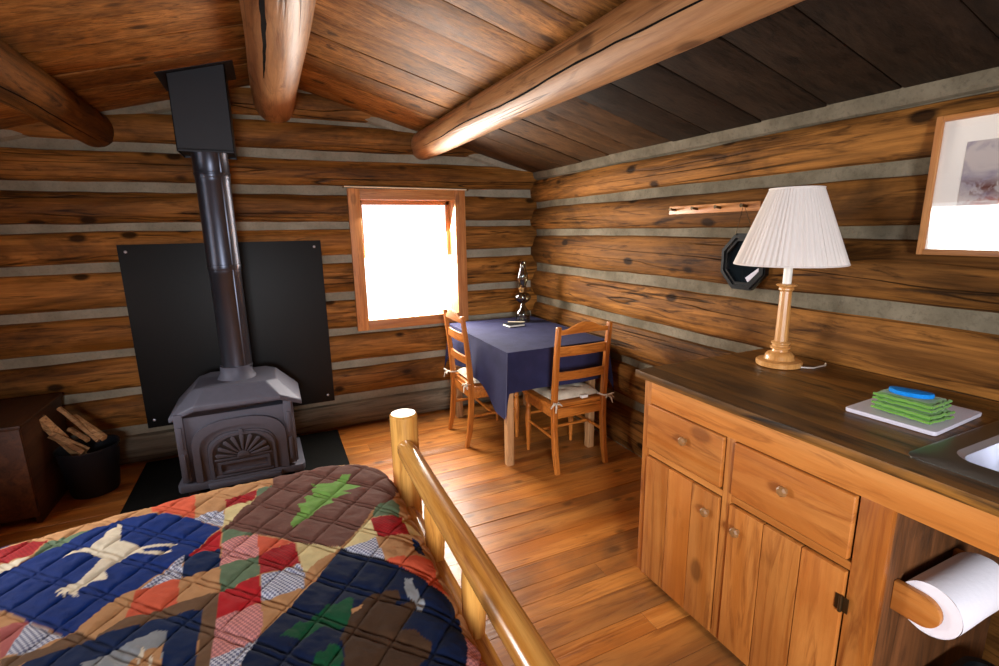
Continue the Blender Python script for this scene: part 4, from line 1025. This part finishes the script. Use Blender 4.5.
def quilt_point(u, v):
    cx, cy = (QX0+QX1)/2, (QY0+QY1)/2; hx, hy = (QX1-QX0)/2-QR-QC, (QY1-QY0)/2-QR-QC
    qx, qy = abs(u-cx)-hx, abs(v-cy)-hy; mx, my = max(qx, 0), max(qy, 0); L = math.hypot(mx, my)
    d = L+min(max(qx, qy), 0)-QC; sag = .045*min(1.5, max(0, (-.1-u)/.67)**1.5)
    if d <= 0: return u, v, QZ-sag, (0, 0, 1), d
    nx, ny = (mx/L*math.copysign(1, u-cx), my/L*math.copysign(1, v-cy)) if L > 0 else (0, 0)
    bx_, by_ = u-nx*d, v-ny*d; a = d/QR
    if a < PI/2: o, z, nn = QR*math.sin(a), QZ-QR*(1-math.cos(a)), (nx*math.sin(a), ny*math.sin(a), math.cos(a))
    else:
        dd = d-QR*PI/2; w_ = .012*math.sin((u+v*1.3)*16)*min(1, dd*5) if ny > .5 else 0
        o, z, nn = QR+w_, QZ-QR-dd, (nx, ny, 0)
    return bx_+nx*o, by_+ny*o, z-sag, nn, d
UU = np.concatenate([np.arange(-1.66, -.9, .016), np.arange(-.9, .36, .0038), np.arange(.36, .60, .012)]); VV = np.concatenate([np.arange(.06, .5, .016), np.arange(.5, 1.80, .0038), np.arange(1.80, 2.12, .012)]); gu, gv = np.meshgrid(UU, VV, indexing='ij')
def cells(name_, du, dv): return None
# default patchwork of squares set on the diagonal where the blocks of the photo end
pal = ['T', 'BC', 'R', 'C', 'S', 'O', 'PC', 'N2', 'RP']; ck = (np.floor(gu/.085).astype(int)*5+np.floor(gv/.085).astype(int)*7) % 9
colr = np.zeros(gu.shape+(3,)); chk = np.zeros(gu.shape)
CL = {k_: np.array(lin(h)[:3])*.88 for k_, h in QCOL.items()}
for i, k_ in enumerate(pal):
    msk = ck == i; colr[msk] = CL[k_]; chk[msk] = {'RP': .35, 'PC': .6, 'BC': 1.}.get(k_, 0)
seen = (gu > -.85) & (gv > .85); colr[seen] = CL['T']; chk[seen] = 0
for line in QUILT.strip().split('\n'):
    tk = line.split(); pg = np.array([[float(z) for z in q.split(',')] for q in tk[1:]])
    lo, hi = pg.min(0), pg.max(0)
    ia, ib = np.searchsorted(UU, lo[0]-.01), np.searchsorted(UU, hi[0]+.01); ja, jb = np.searchsorted(VV, lo[1]-.01), np.searchsorted(VV, hi[1]+.01)
    if hi[1] > 1.765 and lo[1] > 1.2: pass
    su, sv = gu[ia:ib, ja:jb], gv[ia:ib, ja:jb]; ins = np.zeros(su.shape, bool)
    for a_ in range(len(pg)):
        (x1, y1), (x2, y2) = pg[a_], pg[(a_+1) % len(pg)]
        if y1 == y2: continue
        cnd = ((y1 > sv) != (y2 > sv)) & (su < (x2-x1)*(sv-y1)/(y2-y1)+x1); ins ^= cnd
    colr[ia:ib, ja:jb][ins] = CL[tk[0]]; chk[ia:ib, ja:jb][ins] = {'RP': .35, 'PC': .6, 'BC': 1.}.get(tk[0], 0)
# beyond the far fold the blocks simply carry on over the edge
jt = int(np.searchsorted(VV, 1.782))
for j in range(jt, len(VV)): colr[:, j] = colr[:, jt-1]; chk[:, j] = chk[:, jt-1]
it = int(np.searchsorted(UU, .335))
for i in range(it, len(UU)): colr[i, :] = colr[it-1, :]; chk[i, :] = chk[it-1, :]
vid = {}; vs = []; cols = []; chs = []; uvs = []
for i in range(len(UU)):
    for j in range(len(VV)):
        u, v = float(UU[i]), float(VV[j]); x, y_, z, nn, d = quilt_point(u, v)
        if d > QR*PI/2+.30: continue
        s1 = (u*math.sin(.80)+v*math.cos(.80)); s2 = (u*math.cos(.72)-v*math.sin(.72))
        h = 0
        f1 = abs((s1/.105) % 1-.5)*.105; f1b = abs(((s1+.016)/.105) % 1-.5)*.105; f2 = abs((s2/.095) % 1-.5)*.095
        g1, g1b, g2 = [(.105/2-q) for q in (f1, f1b, 0)][0], .105/2-f1b, .095/2-f2
        e = min(g1, g1b, g2); h = .008*(1-math.exp(-e/.0055))
        h += .0028*nz(u*28, v*28, 1)+.0014*nz((u+v)*75, (u-v)*24, 4)+.004*nz(u*5, v*5, 8)
        vid[(i, j)] = len(vs); vs.append((x+nn[0]*h, y_+nn[1]*h, z+nn[2]*h)); cols.append((*colr[i, j], 1)); chs.append(chk[i, j]); uvs.append((u, v))
fs = []
for i in range(len(UU)-1):
    for j in range(len(VV)-1):
        q = [(i, j), (i+1, j), (i+1, j+1), (i, j+1)]
        if all(k_ in vid for k_ in q): fs.append([vid[k_] for k_ in q])
me = bpy.data.meshes.new('patchwork_quilt'); base = (-.65, 1.05, .6)
me.from_pydata([(a-base[0], b_-base[1], c_-base[2]) for a, b_, c_ in vs], [], fs)
ca = me.color_attributes.new('patch', 'FLOAT_COLOR', 'POINT'); ca.data.foreach_set('color', np.array(cols, dtype=np.float32).ravel())
ck_ = me.attributes.new('chk', 'FLOAT', 'POINT'); ck_.data.foreach_set('value', np.array(chs, dtype=np.float32))
qa = me.attributes.new('quv', 'FLOAT_VECTOR', 'POINT'); qa.data.foreach_set('vector', np.array([(a, b_, 0) for a, b_ in uvs], dtype=np.float32).ravel())
me.polygons.foreach_set('use_smooth', [True]*len(me.polygons))
qt = NT('patchwork_quilt_cotton'); ac = qt.n('ShaderNodeAttribute', attribute_name='patch'); ak = qt.n('ShaderNodeAttribute', attribute_name='chk'); au = qt.n('ShaderNodeAttribute', attribute_name='quv')
chn = qt.n('ShaderNodeTexChecker'); chn.inputs['Scale'].default_value = 170; mpn = qt.n('ShaderNodeMapping'); mpn.inputs['Rotation'].default_value = (0, 0, .2); mpn.inputs['Location'].default_value = (0, 0, .003)
qt.l(au.outputs['Vector'], mpn.inputs[0]); qt.l(mpn.outputs[0], chn.inputs['Vector'])
darker = qt.mix(1.0, ac.outputs['Color'], (.16, .17, .30, 1), 'MULTIPLY')
cc_ = qt.mix(qt.math('MULTIPLY', qt.math('MULTIPLY', chn.outputs['Fac'], ak.outputs['Fac']), .8), ac.outputs['Color'], darker)
nq = qt.noise(au.outputs['Vector'], 30, 4, .6); hsn = qt.n('ShaderNodeHueSaturation'); qt.l(cc_, hsn.inputs['Color']); qt.l(qt.mp(nq, .3, .7, .88, 1.1), hsn.inputs['Value'])
qt.set(hsn.outputs[0], .9, 0, .15); qt.bump(qt.math('ADD', nq, qt.math('MULTIPLY', qt.noise(au.outputs['Vector'], 500, 2), .3)), .5, .006)
me.materials.append(qt.m)
qo = bpy.data.objects.new('patchwork_quilt', me); C.objects.link(qo); qo.location = base
tag(qo, 'patchwork quilt with a white deer and green trees covering the log bed', 'quilt')

for o_ in bpy.data.objects:
    if '_base' in o_: del o_['_base']
